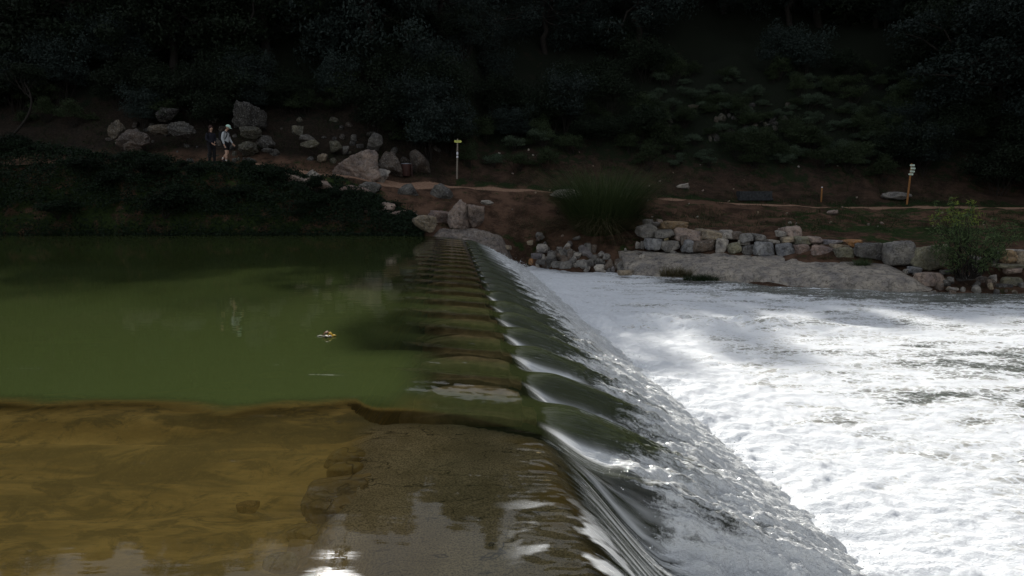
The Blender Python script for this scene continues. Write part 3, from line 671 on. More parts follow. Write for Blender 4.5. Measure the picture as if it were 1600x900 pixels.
def canes():
    ps = []
    for _ in range(36):
        x = rng.uniform(-28, -4.2); y = np.interp(x, [-30, -8, -3.6], [28.2, 28.1, 27.5]); L = rng.uniform(.4, 1.1)
        a = np.array([x, y + .3, rng.uniform(.3, 1.2)]); t = np.linspace(0, 1, 7)[:, None]
        d = np.array([rng.uniform(-.7, .7), -.45, 0]); p = a + d * t * L + np.array([0, 0, 1]) * (t * .25 - t * t * (a[2] + .2))
        ps.append((p, np.linspace(.007, .004, 7)))
    V, F = tube_np(ps, 4); return mesh_np('bramble_canes', V, F)
tag(mesh_obj('bramble_canes', canes(), M_bark), 'thin bare bramble canes dipping to the pool', 'brambles', kind='stuff')

# blades of grass
def blades(base, length, width, lean, seg=4, droop=.5, heading=None):
    n = len(base); th = rng.uniform(0, 2 * np.pi, n) if heading is None else heading
    d = np.stack([np.cos(th), np.sin(th), 0 * th], -1); sd_ = np.stack([-np.sin(th), np.cos(th), 0 * th], -1)
    V = np.zeros((n, seg + 1, 2, 3))
    for i in range(seg + 1):
        t = i / seg; r = lean * t + droop * lean * t * t; zz = t - .45 * droop * lean * t ** 2.5
        c = base + d * (r * length)[:, None] + np.array([0, 0, 1]) * (zz * length)[:, None]
        w = width * (1 - t * .85) * .5
        V[:, i, 0] = c - sd_ * w; V[:, i, 1] = c + sd_ * w
    f = []
    for i in range(seg): f.append([2 * i, 2 * i + 1, 2 * i + 3, 2 * i + 2])
    F = (np.array(f)[None] + (np.arange(n) * 2 * (seg + 1))[:, None, None]).reshape(-1, 4)
    return V.reshape(-1, 3), F
p = hit(945, 372, 26)
rc = empty('reed_clump', (float(p[0]), float(p[1]) + .9, float(p[2]) - .1))
tag(rc, 'huge arching clump of dark green reeds between the weir end and the stone wall', 'reed clump')
n = 4200; a = rng.uniform(0, 6.28, n); q = np.sqrt(rng.random(n)) * .85
b = np.stack([q * 1.25 * np.cos(a), q * .8 * np.sin(a), 0 * a + .2 * rng.random(n)], -1)
V, F = blades(b, rng.uniform(1.9, 3.5, n), .018, .15 + .42 * q / .85 * rng.uniform(.4, 1.2, n), 6, .9, a + rng.normal(0, .5, n))
mesh_obj('green_blades', mesh_np('green_blades', V, F, smooth=False), M_reed, rc)
n = 1500; a = rng.uniform(0, 6.28, n); q = np.sqrt(rng.random(n)) * .85
b = np.stack([q * 1.25 * np.cos(a), q * .8 * np.sin(a), 0 * a + .5 * rng.random(n)], -1)
V, F = blades(b, rng.uniform(.9, 1.7, n), .015, .7 + .7 * rng.random(n), 6, 1.7, a + rng.normal(0, .4, n))
mesh_obj('dry_blades', mesh_np('dry_blades', V, F, smooth=False), M_dry, rc)
# grass and weeds scattered on the banks
def ground_grass():
    n = 150000; x = rng.uniform(-26, 26, n); y = rng.uniform(26, 46, n); z = H(x, y)
    k = fbm(x * .55, y * .55, 4, 101) + .28 * np.exp(-((y - 36) / 1.0) ** 2) + .30 * np.exp(-((y - 31.0 + .1 * x) / 1.4) ** 2) * (x > 2) + .3 * sst(38, 44, y)
    ok = (k > .12) & (pathmask(x, y) < .25) & (z > -.4) & ((x > -3) | (y > 31))
    base = np.stack([x, y, z - .02], -1)[ok]; n = len(base)
    V, F = blades(base, rng.uniform(.06, .26, n), .014, rng.uniform(.2, .9, n), 2, .6); return mesh_np('bank_grass', V, F, smooth=False)
tag(mesh_obj('bank_grass', ground_grass(), M_grass), 'short dark green grass and weeds growing over the earth banks', 'grass', kind='stuff')
# oleander at the water's edge
p = at_y(1508, 440, 20.9)
ol = empty('oleander_bush', (float(p[0]), 20.9, -1.0)); tag(ol, 'leafy oleander bush with yellow green tips growing among the stones at the water', 'bush')
sp = []; LC, LN = [], []; YC, YN = [], []
for i in range(64):
    a = rng.uniform(0, 6.28); o = np.array([.25 * math.cos(a), .18 * math.sin(a), .1]); up = rng.random() 
    tip = np.array([(.5 + .9 * rng.random()) * 1.15 * math.cos(a) + rng.normal(0, .15), .9 * rng.random() * math.sin(a), .9 + 1.1 * rng.random()])
    if i < 20: tip = np.array([rng.normal(-.35, .35), rng.normal(0, .3), rng.uniform(1.9, 2.5)])
    P_ = limb(o, tip, .014, .004, 9, .25); sp.append(P_)
    L = P_[0][3:] if i >= 20 else P_[0][4:]
    for c in L:
        m_ = 12; cc = c + rng.normal(0, .06, (m_, 3)); nn = unit(m_)
        if i < 16 and c[2] > 1.75: YC.append(cc); YN.append(nn)
        else: LC.append(cc); LN.append(nn)
V, F = tube_np(sp, 5); mesh_obj('stems', mesh_np('stems', V, F), M_bark, ol)
V, F = leaves(np.concatenate(LC), np.concatenate(LN), .13, .2, .2); mesh_obj('leaves', mesh_np('leaves', V, F, smooth=False), M_ole, ol)
V, F = leaves(np.concatenate(YC), np.concatenate(YN), .13, .2, .2); tag(mesh_obj('young_leaves', mesh_np('young_leaves', V, F, smooth=False), M_yel, ol), 'yellow green young leaves')
# small weeds by the rock ledge
def weed(px, py, Y, s, n, mat, lab, up=.35):
    p = at_y(px, py, Y); a = rng.uniform(0, 6.28, n); q = np.sqrt(rng.random(n)) * s
    b = np.stack([q * np.cos(a), q * .5 * np.sin(a), 0 * a], -1); V, F = blades(b, rng.uniform(.4, 1.1, n) * up, .016, rng.uniform(.3, 1.1, n), 4, 1.0)
    o = mesh_obj('weed_tuft', mesh_np('weed_tuft', V, F, smooth=False), mat); o.location = p; return tag(o, lab, 'weeds', 'weed tufts along the far waterline')
weed(1055, 432, 23.2, .55, 500, M_dry, 'straggly brown weed tuft at the foot of the pale rock ledge', .5)
weed(1095, 438, 22.7, .6, 600, M_grass, 'green grass tuft where the pale rock ledge meets the white water', .3)
weed(1346, 416, 22.6, .28, 260, M_ole, 'small leafy green weed beneath the wide dark grey wall stone', .35)
weed(930, 412, 26.6, .3, 260, M_grass, 'green weed tuft among the grey rubble near the reed clump', .3)
weed(905, 416, 26.8, .4, 260, M_reed, 'dark weed tuft on the rubble under the reed clump', .3)
weed(1290, 405, 23.5, .3, 160, M_dry, 'dry twig litter lying on the pale rock ledge', .2)
# bent pale tree by the left edge
p = hit(10, 215, 33)
e = empty('bent_tree', tuple(p)); tag(e, 'small leaning tree with a bent pale trunk above the bramble bank', 'tree')
t = np.linspace(0, 1, 12)[:, None]; pts = np.concatenate([-.9 + 1.5 * np.sin(t * 2.2), 0 * t, -.2 + 3.0 * t], 1); pts[:, 0] -= pts[0, 0]
V, F = tube_np([(pts, np.linspace(.07, .04, 12)), limb(pts[8], pts[8] + np.array([-1.0, 0, 1.2]), .04, .015)]); mesh_obj('trunk', mesh_np('trunk', V, F), M_bark, e)
cr = shrub_mesh(1.4, 1.6, 3500, M_oak, .12); cc = mesh_obj('crown', cr, None, e); cc.location = (pts[-1, 0], 0, 2.4)

# ------------------------------------------------------------ stones
def ico(sub):
    bm = bmesh.new(); bmesh.ops.create_icosphere(bm, subdivisions=sub, radius=1)
    v = np.array([q.co[:] for q in bm.verts]); f = np.array([[q.index for q in x.verts] for x in bm.faces]); bm.free(); return v, f
ICO = {s: ico(s) for s in (2, 3, 4, 5)}
def rock_mesh(seed, w, d, h, sub=4, blocky=.5, rough=1.0, flat=0.0, name='stone'):
    r = np.random.default_rng(seed); v, f = ICO[sub]
    n = 11 + int(6 * (1 - blocky)); N = r.normal(size=(n, 3)); N /= np.linalg.norm(N, axis=1)[:, None]; hd = r.uniform(.72, 1.0, n)
    if blocky > 0:
        B = np.array([[1, 0, 0], [-1, 0, 0], [0, 1, 0], [0, -1, 0], [0, 0, 1], [0, 0, -1]], float) + r.normal(0, .14, (6, 3))
        B /= np.linalg.norm(B, axis=1)[:, None]; N = np.concatenate([N[:n - 5], B]); hd = np.concatenate([hd[:n - 5] + .22 * blocky, np.full(6, .78)])
    dt = np.clip(v @ N.T, 1e-3, None); q = hd[None] / dt
    k = 14; rad = (q ** -k).sum(1) ** (-1 / k)                # soft minimum: worn edges
    if rough > 1.5:
        N = r.normal(size=(9, 3)); N /= np.linalg.norm(N, axis=1)[:, None]; q = r.uniform(.5, 1.0, 9)[None] / np.clip(v @ N.T, 1e-3, None)
        rad = np.minimum((q ** -26).sum(1) ** (-1 / 26), 1.25)
    p = v * rad[:, None]
    a = 2.2; s = seed % 997
    nz = fbm(p[:, 0] * a + p[:, 2] * 1.3 + s, p[:, 1] * a - p[:, 2] * 1.7 + s, 4, s) + .5 * fbm(p[:, 0] * 5 + p[:, 2] * 4, p[:, 2] * 5 - p[:, 1] * 3 + s, 3, s + 5)
    p = p * (1 + .085 * rough * nz)[:, None]
    if rough > 1.5: p = p * (1 + .10 * np.abs(fbm(p[:, 0] * 1.4 + s, p[:, 2] * 3.2 + p[:, 1], 3, s + 9)) - .06 * np.round(2.5 * noise(p[:, 2] * 2.2 + s, p[:, 0] * .8, s)) / 2.5)[:, None]
    mn, mx = p.min(0), p.max(0); p = (p - (mn + mx) / 2) / (mx - mn) * np.array([w, d, h])
    return mesh_np(name, p, f)
COLS = {'tan': (.30, .245, .175), 'pale': (.40, .37, .33), 'grey': (.205, .195, .18), 'dark': (.10, .095, .09), 'blue': (.215, .22, .23), 'brown': (.155, .12, .095),
        'red': (.23, .165, .14), 'pink': (.33, .255, .215), 'ochre': (.32, .22, .12), 'orange': (.36, .18, .07), 'yellow': (.33, .27, .14), 'olive': (.20, .19, .13), 'violet': (.21, .195, .20)}
_sd = [100]
def stone(px, py, wp, hp, Y, col, lab, grp, blocky=.6, dep=None, rot=0.0, name='stone', sub=4, rough=1.0, tilt=0.0, cat='stone', k=1.0):
    """a stone whose middle is seen at px, py at the distance Y; wp, hp its size there"""
    _sd[0] += 7; w = wp / FPX * Y; h = hp / FPX * Y; d = dep or max(min(w, h) * 1.05, .6 * w)
    if isinstance(Y, float) or True: p = at_y(px, py, Y + 0 * d)
    o = mesh_obj(name, rock_mesh(_sd[0], w * 1.04, d, h * 1.08, sub, blocky, rough, name=name), M_rock); o.location = p; o.rotation_euler = (0, R(tilt), R(rot))
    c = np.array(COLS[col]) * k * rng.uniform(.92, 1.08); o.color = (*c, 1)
    return tag(o, lab, cat, grp)
def wallY(px): return float(np.interp(px, [990, 1010, 1200, 1330, 1470, 1600], [26.9, 26.5, 24.9, 23.5, 22.0, 21.7]))
GW = 'stones of the dry stone wall on the far bank'
ZA = lambda x, y, w, h: (980 + x / 6.43, 330 + y / 6.43, w / 6.43, h / 6.43)
ZB_ = lambda x, y, w, h: (1200 + x / 6.43, 330 + y / 6.43, w / 6.43, h / 6.43)
ZC = lambda x, y, w, h: (1400 + x / 5.295, 300 + y / 5.295, w / 5.295, h / 5.295)
for z, t, dy, c, lab in [
    (ZA, (260, 332, 180, 118), 0, 'blue', 'square blue grey stone starting the bottom row of the wall near the reed clump'),
    (ZA, (430, 352, 175, 108), 0, 'grey', 'grey tan block second from the reed end of the wall bottom row'),
    (ZA, (612, 348, 135, 125), 0, 'blue', 'blue grey block with a whitish top, third in the wall bottom row'),
    (ZA, (770, 355, 235, 132), 0, 'brown', 'wide dark brown block, fourth in the wall bottom row'),
    (ZA, (945, 352, 125, 152), .06, 'pale', 'tall beige block standing between two brown blocks in the wall'),
    (ZA, (1072, 378, 132, 120), -.05, 'olive', 'rounded olive grey stone right of the tall beige block'),
    (ZA, (1205, 388, 130, 108), .05, 'dark', 'small near black brown block left of the large blue grey boulder'),
    (ZA, (1385, 388, 220, 152), 0, 'blue', 'large dark blue grey boulder in the middle of the wall bottom row'),
    (ZB_, (165, 397, 180, 152), 0, 'blue', 'blue stone with a smooth pale top beside the red brown stones'),
    (ZA, (465, 145, 262, 86), .9, 'ochre', 'flat ochre slab lying highest on the reed end of the wall'),
    (ZA, (370, 232, 205, 98), .45, 'grey', 'flat grey tan stone under the ochre slab'),
    (ZA, (600, 238, 262, 125), .5, 'pink', 'broad pale pinkish wedge in the upper row of the wall'),
    (ZA, (190, 195, 185, 132), .5, 'grey', 'rough lumpy grey boulder at the reed end of the wall'),
    (ZA, (394, 282, 52, 46), .2, 'yellow', 'little yellow stone wedged under the flat grey tan stone'),
    (ZA, (855, 238, 225, 95), .5, 'tan', 'wide tan brown flat stone in the upper row of the wall'),
    (ZA, (740, 205, 92, 60), .8, 'tan', 'small tan stone behind the pale pinkish wedge'),
    (ZA, (990, 235, 130, 90), .5, 'pale', 'pale grey stone in the upper row above the tall beige block'),
    (ZA, (1085, 245, 112, 78), .6, 'brown', 'brown stone in the upper row above the olive grey stone'),
    (ZA, (1185, 265, 150, 85), .45, 'grey', 'grey stone in the upper row above the small black brown block'),
    (ZA, (1320, 272, 140, 82), .5, 'grey', 'grey brown stone resting above the large blue grey boulder'),
    (ZA, (565, 292, 72, 100), .12, 'brown', 'upright brown wedge between the second and third bottom blocks'),
    (ZA, (282, 130, 75, 55), 1.1, 'violet', 'small violet grey stone behind the ochre slab'),
    (ZA, (322, 105, 52, 50), 1.3, 'pink', 'small pinkish stone just left of the ochre slab top'),
    (ZA, (210, 105, 62, 50), 1.3, 'grey', 'small grey stone above the rough lumpy boulder'),
    (ZA, (105, 342, 52, 70), .1, 'pale', 'small pale stone at the very start of the wall'),
    (ZA, (155, 342, 45, 80), .1, 'grey', 'small upright grey stone next to the first blue grey block'),
    (ZA, (1170, 320, 115, 48), .3, 'pale', 'small flat pale stone laid on the black brown block'),
    (ZA, (1440, 308, 95, 50), .4, 'pale', 'pale grey chip stone on the large blue grey boulder'),
    (ZB_, (240, 212, 190, 122), .9, 'pink', 'angular pinkish stone sitting topmost over the middle of the wall'),
    (ZB_, (130, 225, 62, 62), .9, 'pale', 'small pale stone leaning on the topmost angular pinkish stone'),
    (ZB_, (195, 287, 122, 72), .5, 'tan', 'pale tan stone under the topmost angular pinkish stone'),
    (ZB_, (310, 297, 145, 92), .5, 'olive', 'tan olive stone right below the topmost angular stone'),
    (ZB_, (450, 290, 150, 72), .6, 'pink', 'brownish pink stone pair above the red brown stones'),
    (ZB_, (620, 322, 155, 72), .5, 'violet', 'smooth violet grey flat stone behind the green grey boulder'),
    (ZB_, (335, 412, 172, 160), 0, 'red', 'red brown rounded stone right of the blue stone with pale top'),
    (ZB_, (525, 430, 222, 170), -.05, 'red', 'large angular red brown stone left of the green grey boulder'),
    (ZB_, (758, 435, 190, 152), 0, 'olive', 'green grey boulder with a flat pale top'),
    (ZB_, (670, 370, 150, 82), .35, 'tan', 'pale tan slab laid behind the green grey boulder'),
    (ZB_, (555, 357, 92, 52), .3, 'tan', 'small pale tan stone on the large angular red brown stone'),
    (ZB_, (825, 327, 142, 78), .6, 'orange', 'rounded rusty orange stone on top of the wall'),
    (ZB_, (1035, 397, 352, 165), .1, 'dark', 'very wide dark grey stone left of the biggest pale topped boulder'),
    (ZB_, (1322, 425, 292, 250), 0, 'grey', 'biggest grey boulder with a whitish weathered top'),
    (ZC, (262, 540, 290, 202), 0, 'olive', 'big tan grey rounded boulder just left of the oleander bush'),
    (ZC, (920, 537, 132, 118), 0, 'ochre', 'orange tan block right of the oleander bush'),
    (ZC, (1030, 547, 112, 112), 0, 'tan', 'tan block at the far right end of the wall'),
    (ZC, (1000, 492, 185, 34), .2, 'pale', 'flat pale stone lying on the two tan blocks'),
    (ZC, (825, 540, 85, 110), .1, 'dark', 'dark brown block half behind the oleander bush'),
    (ZC, (650, 585, 95, 110), .2, 'grey', 'grey block behind the oleander stems')]:
    a = z(*t); dp = .95 if dy > 0.3 else None
    stone(*a, wallY(a[0]) + dy, c, lab, GW, .55, dp, rng.uniform(-10, 10), tilt=rng.uniform(-7, 7), rough=1.45, k=1.12)
GB = 'loose rocks under the dry stone wall'
for t, dy, c, lab in [
    ((265, 740, 225, 145), -1.1, 'pink', 'pinkish boulder at the waterline below the big tan grey boulder'),
    ((945, 610, 285, 30), -.3, 'olive', 'long thin slab under the orange tan block'),
    ((960, 648, 140, 60), -.5, 'pink', 'flat pinkish rock under the long thin slab'),
    ((802, 715, 52, 62), -.7, 'pale', 'small pale rock right of the oleander roots'),
    ((870, 800, 155, 82), -1.0, 'dark', 'dark wet rock at the waterline right of the oleander roots'),
    ((945, 762, 175, 112), -.8, 'olive', 'dark mossy rock near the right end of the waterline'),
    ((1045, 792, 70, 82), -1.0, 'grey', 'grey rock at the right end of the waterline'),
    ((470, 800, 92, 28), -1.5, 'pale', 'flat pale stone just above the water below the oleander'),
    ((660, 655, 65, 32), -.6, 'pale', 'pale chip on the roots of the oleander'),
    ((150, 645, 120, 60), -.4, 'blue', 'flat grey slab beneath the biggest pale topped boulder'),
    ((95, 655, 60, 40), -.5, 'pale', 'small pale rock beside the flat grey slab'),
    ((180, 680, 90, 30), -.6, 'grey', 'thin grey slab above the pinkish waterline boulder'),
    ((420, 665, 110, 45), -.5, 'dark', 'dark slab in the gap left of the oleander roots'),
    ((700, 760, 120, 120), -.6, 'brown', 'brown root covered lump below the oleander'),
    ((560, 760, 200, 150), -.4, 'dark', 'dark wet lump that the oleander grows on')]:
    a = ZC(*t); stone(*a, wallY(a[0]) + dy, c, lab, GB, .3, None, rng.uniform(-10, 10), name='rock', cat='rock')
# pale rock ledge under the wall
def ledge():
    xs = axis([(4.2, 13.6, .06)]); ts = np.linspace(0, 1, 40); Xg, Tg = np.meshgrid(xs, ts); x = Xg.ravel(); t = Tg.ravel()
    f = np.interp(x, [4.2, 6.2, 8.2, 10, 11.7, 12.7, 13.6], [24.9, 24.0, 22.0, 21.2, 20.3, 20.4, 20.6]) + .18 * fbm(x * .9, x * 0, 3, 120)
    b = np.interp(x, [4.2, 8.5, 13.6], [27.0, 25.6, 22.6]); y = f + (b - f) * t
    prof_ = np.interp(t, [0, .02, .1, .22, .45, .8, 1], [-1.7, -1.32, -1.08, -.93, -.80, -.66, -.63])
    z = prof_ + (.10 * fbm(x * .5, y * .8, 4, 121) + .035 * fbm(x * 3, y * 3, 4, 122)) * sst(0, .15, t)
    z += -.13 * np.exp(-((x - 9.3) / .35) ** 2) * sst(.6, .1, t) - .05 * sst(.04, 0, np.abs(noise(x * .45, y * .6, 123)))
    z += .10 * sst(12.9, 11, x) * (t > .05) - .5 * sst(12.2, 13.6, x) * sst(0, .2, t)
    nt_, nc = len(ts), len(xs); V = np.stack([x, y, z], -1)
    V2 = V.copy(); V2[:, 2] -= .9
    F = grid_faces(nt_, nc); F2 = F[:, ::-1] + len(V)
    bd_ = np.concatenate([np.arange(nc), np.arange(1, nt_) * nc + nc - 1, (nt_ - 1) * nc + np.arange(nc - 2, -1, -1), np.arange(nt_ - 2, 0, -1) * nc])
    nx = np.roll(bd_, -1); S = np.stack([bd_, bd_ + len(V), nx + len(V), nx], -1)
    return mesh_np('rock_ledge', np.concatenate([V, V2]), np.concatenate([F, F2, S]))
o = mesh_obj('rock_ledge', ledge(), M_rock); o.color = (.33, .30, .265, 1); tag(o, 'long smooth pale rock ledge between the white water and the dry stone wall', 'rock ledge')

# rubble between the weir and the ledge
GR = 'grey rubble between the weir and the pale ledge'
ZD = lambda x, y, w, h: (780 + x / 7.27, 360 + y / 7.27, w / 7.27, h / 7.27)
for t, Y, c, lab in [
    ((490, 205, 125, 100), 27.3, 'pale', 'pale slanting rock left of the rubble, above the purple grey one'),
    ((350, 140, 72, 55), 28.6, 'tan', 'small tan rock above the weir fall, beside dark weeds'),
    ((95, 195, 90, 55), 27.9, 'tan', 'tan rock at the edge of the falling white water'),
    ((165, 32, 150, 92), 30.2, 'pink', 'pale rock with an orange end below the path bank'),
    ((425, 292, 130, 65), 26.9, 'violet', 'purple grey flat rock at the left of the rubble'),
    ((357, 355, 55, 72), 26.6, 'orange', 'small orange brown rock standing at the white water'),
    ((590, 285, 100, 100), 26.9, 'grey', 'upright grey rock behind the first waterline boulders'),
    ((650, 388, 112, 78), 26.2, 'grey', 'grey waterline boulder, first in the row'),
    ((765, 392, 135, 92), 25.9, 'grey', 'pointed grey waterline boulder, second in the row'),
    ((940, 378, 145, 86), 25.6, 'grey', 'rounded grey waterline boulder, third in the row'),
    ((1135, 427, 120, 84), 25.0, 'pale', 'pale grey waterline boulder near the brown weeds'),
    ((1430, 482, 182, 66), 24.2, 'tan', 'flat tan boulder in the white water before the pale ledge'),
    ((885, 282, 95, 48), 26.9, 'pale', 'pale flat rock in the upper part of the rubble'),
    ((1220, 300, 90, 70), 26.2, 'grey', 'grey rock at the right end of the rubble top'),
    ((470, 360, 110, 60), 26.7, 'dark', 'dark wet rock beside the white water')]:
    a = ZD(*t); stone(*a, Y, c, lab, 'rocks one can tell apart beside the weir fall', .3, None, rng.uniform(-20, 20), name='rock', cat='rock')
RM = [rock_mesh(900 + 11 * i, 1, .9, .75, 3, .3, 1.2, name='rubble_rock') for i in range(5)]
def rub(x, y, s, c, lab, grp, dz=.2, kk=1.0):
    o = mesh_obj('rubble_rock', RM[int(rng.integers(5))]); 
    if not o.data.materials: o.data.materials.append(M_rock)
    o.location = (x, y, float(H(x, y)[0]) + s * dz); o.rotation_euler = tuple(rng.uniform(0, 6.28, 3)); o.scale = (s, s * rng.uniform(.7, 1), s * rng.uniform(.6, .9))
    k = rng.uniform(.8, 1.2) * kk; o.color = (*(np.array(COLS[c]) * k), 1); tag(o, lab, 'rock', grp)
for _ in range(120):
    x = rng.uniform(1.0, 6.6); e_ = np.interp(x, EX, EY); y = e_ + abs(rng.normal(0, .8)) + .0
    rub(x, y, rng.uniform(.16, .52), rng.choice(['grey', 'grey', 'brown', 'violet', 'pale']), 'grey angular rock in the rubble slope below the reed clump', GR)
for _ in range(34):
    x = rng.uniform(12.5, 18); y = 20.1 + abs(rng.normal(0, .7))
    rub(x, y, rng.uniform(.12, .36), rng.choice(['grey', 'brown', 'dark', 'tan']), 'small dark rock in the broken bank around the oleander', 'rubble around the oleander')
for _ in range(70):
    x = rng.uniform(-3, 20); y = rng.uniform(28, 40)
    if pathmask(np.array([x]), np.array([y]))[0] > .3: continue
    rub(x, y, rng.uniform(.05, .16), rng.choice(['pink', 'tan', 'pale']), 'small pale stone lying loose on the red earth bank', 'loose stones on the red earth bank', .1)

for _ in range(46):
    px, py = (rng.uniform(1040, 1235), rng.uniform(150, 222)) if _ % 3 else (rng.normal(1180, 28), rng.normal(187, 3.5))
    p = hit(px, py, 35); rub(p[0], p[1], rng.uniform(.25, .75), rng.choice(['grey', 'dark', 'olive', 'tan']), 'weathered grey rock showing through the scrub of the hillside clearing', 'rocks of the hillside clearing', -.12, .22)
for _ in range(80):
    px, py = rng.uniform(170, 700), rng.uniform(188, 262)
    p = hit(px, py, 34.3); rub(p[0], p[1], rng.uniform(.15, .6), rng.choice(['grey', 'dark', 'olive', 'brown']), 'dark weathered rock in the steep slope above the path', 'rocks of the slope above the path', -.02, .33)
# boulders of the near-end bank, left of the signpost
GL = 'boulders around the end of the weir'
ZF = lambda x, y, w, h: (380 + x / 3.75, 180 + y / 3.75, w / 3.75, h / 3.75)
for t, Y, c, bl, lab in [
    ((680, 315, 262, 178), 33.9, 'pink', .1, 'big pink and tan boulder beside the path left of the litter bin'),
    ((775, 358, 150, 75), 33.4, 'pale', .1, 'pale sloping foot of the big pink and tan boulder'),
    ((735, 435, 125, 75), 31.3, 'grey', .2, 'grey slanting slab on the bank under the big boulder'),
    ((600, 455, 95, 70), 31.3, 'pink', .3, 'pinkish rock left of the grey slanting slab'),
    ((515, 412, 90, 90), 31.5, 'pale', .2, 'pale angular rock half sunk in the red bank'),
    ((405, 378, 135, 95), 31.6, 'pale', .2, 'whitish rock at the edge of the brambles below the path'),
    ((255, 388, 75, 42), 31.8, 'pale', .2, 'small whitish rock at the top edge of the brambles'),
    ((970, 440, 105, 65), 31.6, 'grey', .2, 'grey rock pair below the path under the litter bin'),
    ((1165, 450, 115, 82), 31.8, 'grey', .2, 'dark speckled grey rock below the yellow-board signpost'),
    ((1270, 592, 120, 160), 29.3, 'pink', .2, 'large pinkish boulder standing at the end of the weir'),
    ((1360, 590, 95, 110), 29.5, 'pink', .1, 'reddish rounded half of the split boulder at the weir end'),
    ((1065, 632, 122, 78), 27.9, 'tan', .5, 'tan wedge shaped rock at the corner of the still pool'),
    ((770, 550, 95, 38), 29.9, 'pale', .2, 'flat pale rock low on the bank above the brambles'),
    ((1430, 512, 65, 24), 31.0, 'pale', .2, 'small flat whitish rock on the red bank right of the split boulder'),
    ((210, 447, 35, 20), 31.2, 'pale', .2, 'tiny pale stone lying in the brambles'),
    ((395, 170, 100, 40), 35.4, 'olive', .7, 'lower block of the stacked grey stones right of the hikers'),
    ((368, 135, 90, 34), 35.5, 'grey', .7, 'middle block of the stacked grey stones right of the hikers'),
    ((320, 92, 56, 50), 35.8, 'olive', .5, 'yellowish block on top of the stacked stones right of the hikers'),
    ((465, 250, 48, 42), 35.2, 'tan', .0, 'round tan rock at the back edge of the path'),
    ((135, 152, 75, 52), 35.6, 'grey', .1, 'rounded grey rock near the pale mint cap'),
    ((540, 182, 60, 55), 36.0, 'olive', .2, 'brownish rock up the slope left of the big boulder'),
    ((770, 150, 75, 80), 36.4, 'grey', .1, 'rounded grey rock above the big boulder'),
    ((600, 205, 40, 40), 35.9, 'grey', .2, 'small grey rock above the left shoulder of the big boulder'),
    ((860, 290, 130, 130), 35.6, 'brown', .1, 'dark brown rock face behind the litter bin'),
    ((1020, 280, 110, 130), 35.9, 'brown', .1, 'rusty mottled rock face right of the litter bin')]:
    a = ZF(*t); a = (a[0], a[1] + a[3] * .06, a[2] * 1.18, a[3] * 1.25); stone(*a, Y, c, lab, GL, bl, None, rng.uniform(-15, 15), k=.75 if c in ('pink', 'tan', 'pale') else .5, name='boulder', cat='boulder', rough=1.7, sub=5 if t[2] > 110 else 4)
for px, py, w, h, c, lab in [
    (452, 281, 62, 20, 'pink', 'flat reddish tan ledge stone just under the path edge, nearest the brambles'),
    (492, 291, 56, 26, 'pink', 'reddish tan ledge stone second along the path edge from the brambles'),
    (548, 303, 60, 26, 'red', 'broken reddish ledge stone below the pale foot of the big boulder'),
    (592, 326, 52, 20, 'pink', 'low pinkish ledge stone on the way down to the weir end'),
    (632, 338, 46, 18, 'red', 'low red brown ledge stone above the tan wedge shaped rock'),
    (690, 340, 50, 22, 'red', 'red brown ledge stone left of the large pinkish boulder')]:
    p = hit(px, py + h * .4, 28.5); stone(px, py, w, h, float(p[1]) + .15, c, lab, 'ledge stones stepping down to the weir end', .4, .9, rng.uniform(-15, 15), name='ledge_stone', rough=1.7)
ZG = lambda x, y, w, h: (160 + x / 5.33, 150 + y / 5.33, w / 5.33, h / 5.33)
for t, Y, c, lab in [
    ((250, 350, 260, 130), 34.9, 'pink', 'broad tan rock outcrop left of the hikers'),
    ((130, 275, 110, 120), 35.2, 'tan', 'pale upright outcrop at the end above the brambles'),
    ((250, 405, 120, 90), 34.6, 'pink', 'lower pinkish spur of the tan rock outcrop'),
    ((460, 275, 150, 60), 35.2, 'tan', 'thin pale outcrop ledge left of the hikers'),
    ((660, 275, 200, 100), 35.4, 'grey', 'grey slanting outcrop just left of the dark clothed hiker'),
    ((540, 145, 160, 90), 36.8, 'dark', 'dark outcrop on the slope under the oaks'),
    ((1225, 150, 230, 165), 36.4, 'dark', 'big dark grey outcrop above the mint cap'),
    ((1235, 300, 150, 80), 35.3, 'olive', 'slanting olive grey rock right of the mint cap hiker'),
    ((1215, 435, 125, 95), 34.8, 'olive', 'squat olive grey rock at knee height of the mint cap hiker'),
    ((1365, 380, 100, 75), 35.2, 'grey', 'rounded grey rock farther right of the mint cap hiker'),
    ((1380, 450, 90, 30), 34.7, 'grey', 'thin flat grey rock at the path edge right of the hikers')]:
    a = ZG(*t); a = (a[0], a[1] + a[3] * .08, a[2] * 1.15, a[3] * 1.3); stone(*a, Y, c, lab, 'rock outcrops behind the hikers', .15, None, rng.uniform(-15, 15), k=.26, name='outcrop', cat='outcrop', rough=2.2, sub=5)  # outcrop colours darkened to stand in for the hillside shade
for px, py, w, h, c, lab in [
    (1067, 291, 22, 9, 'pale', 'small pale rock at the back edge of the path right of the reeds'), (1400, 306, 46, 12, 'grey', 'flat grey rock left of the four-board signpost foot'),
    (1300, 332, 16, 8, 'pink', 'pinkish stone on the red bank below the marker post'),
    (890, 306, 60, 20, 'pale', 'pale cracked rock at the path edge left of the reed clump')]:
    p = hit(px, py + h / 2, 30); stone(px, py, w, h, float(p[1]) + .1, c, lab, 'rocks on the slope and path edge', .2, None, 0, name='rock', cat='rock', rough=1.8)
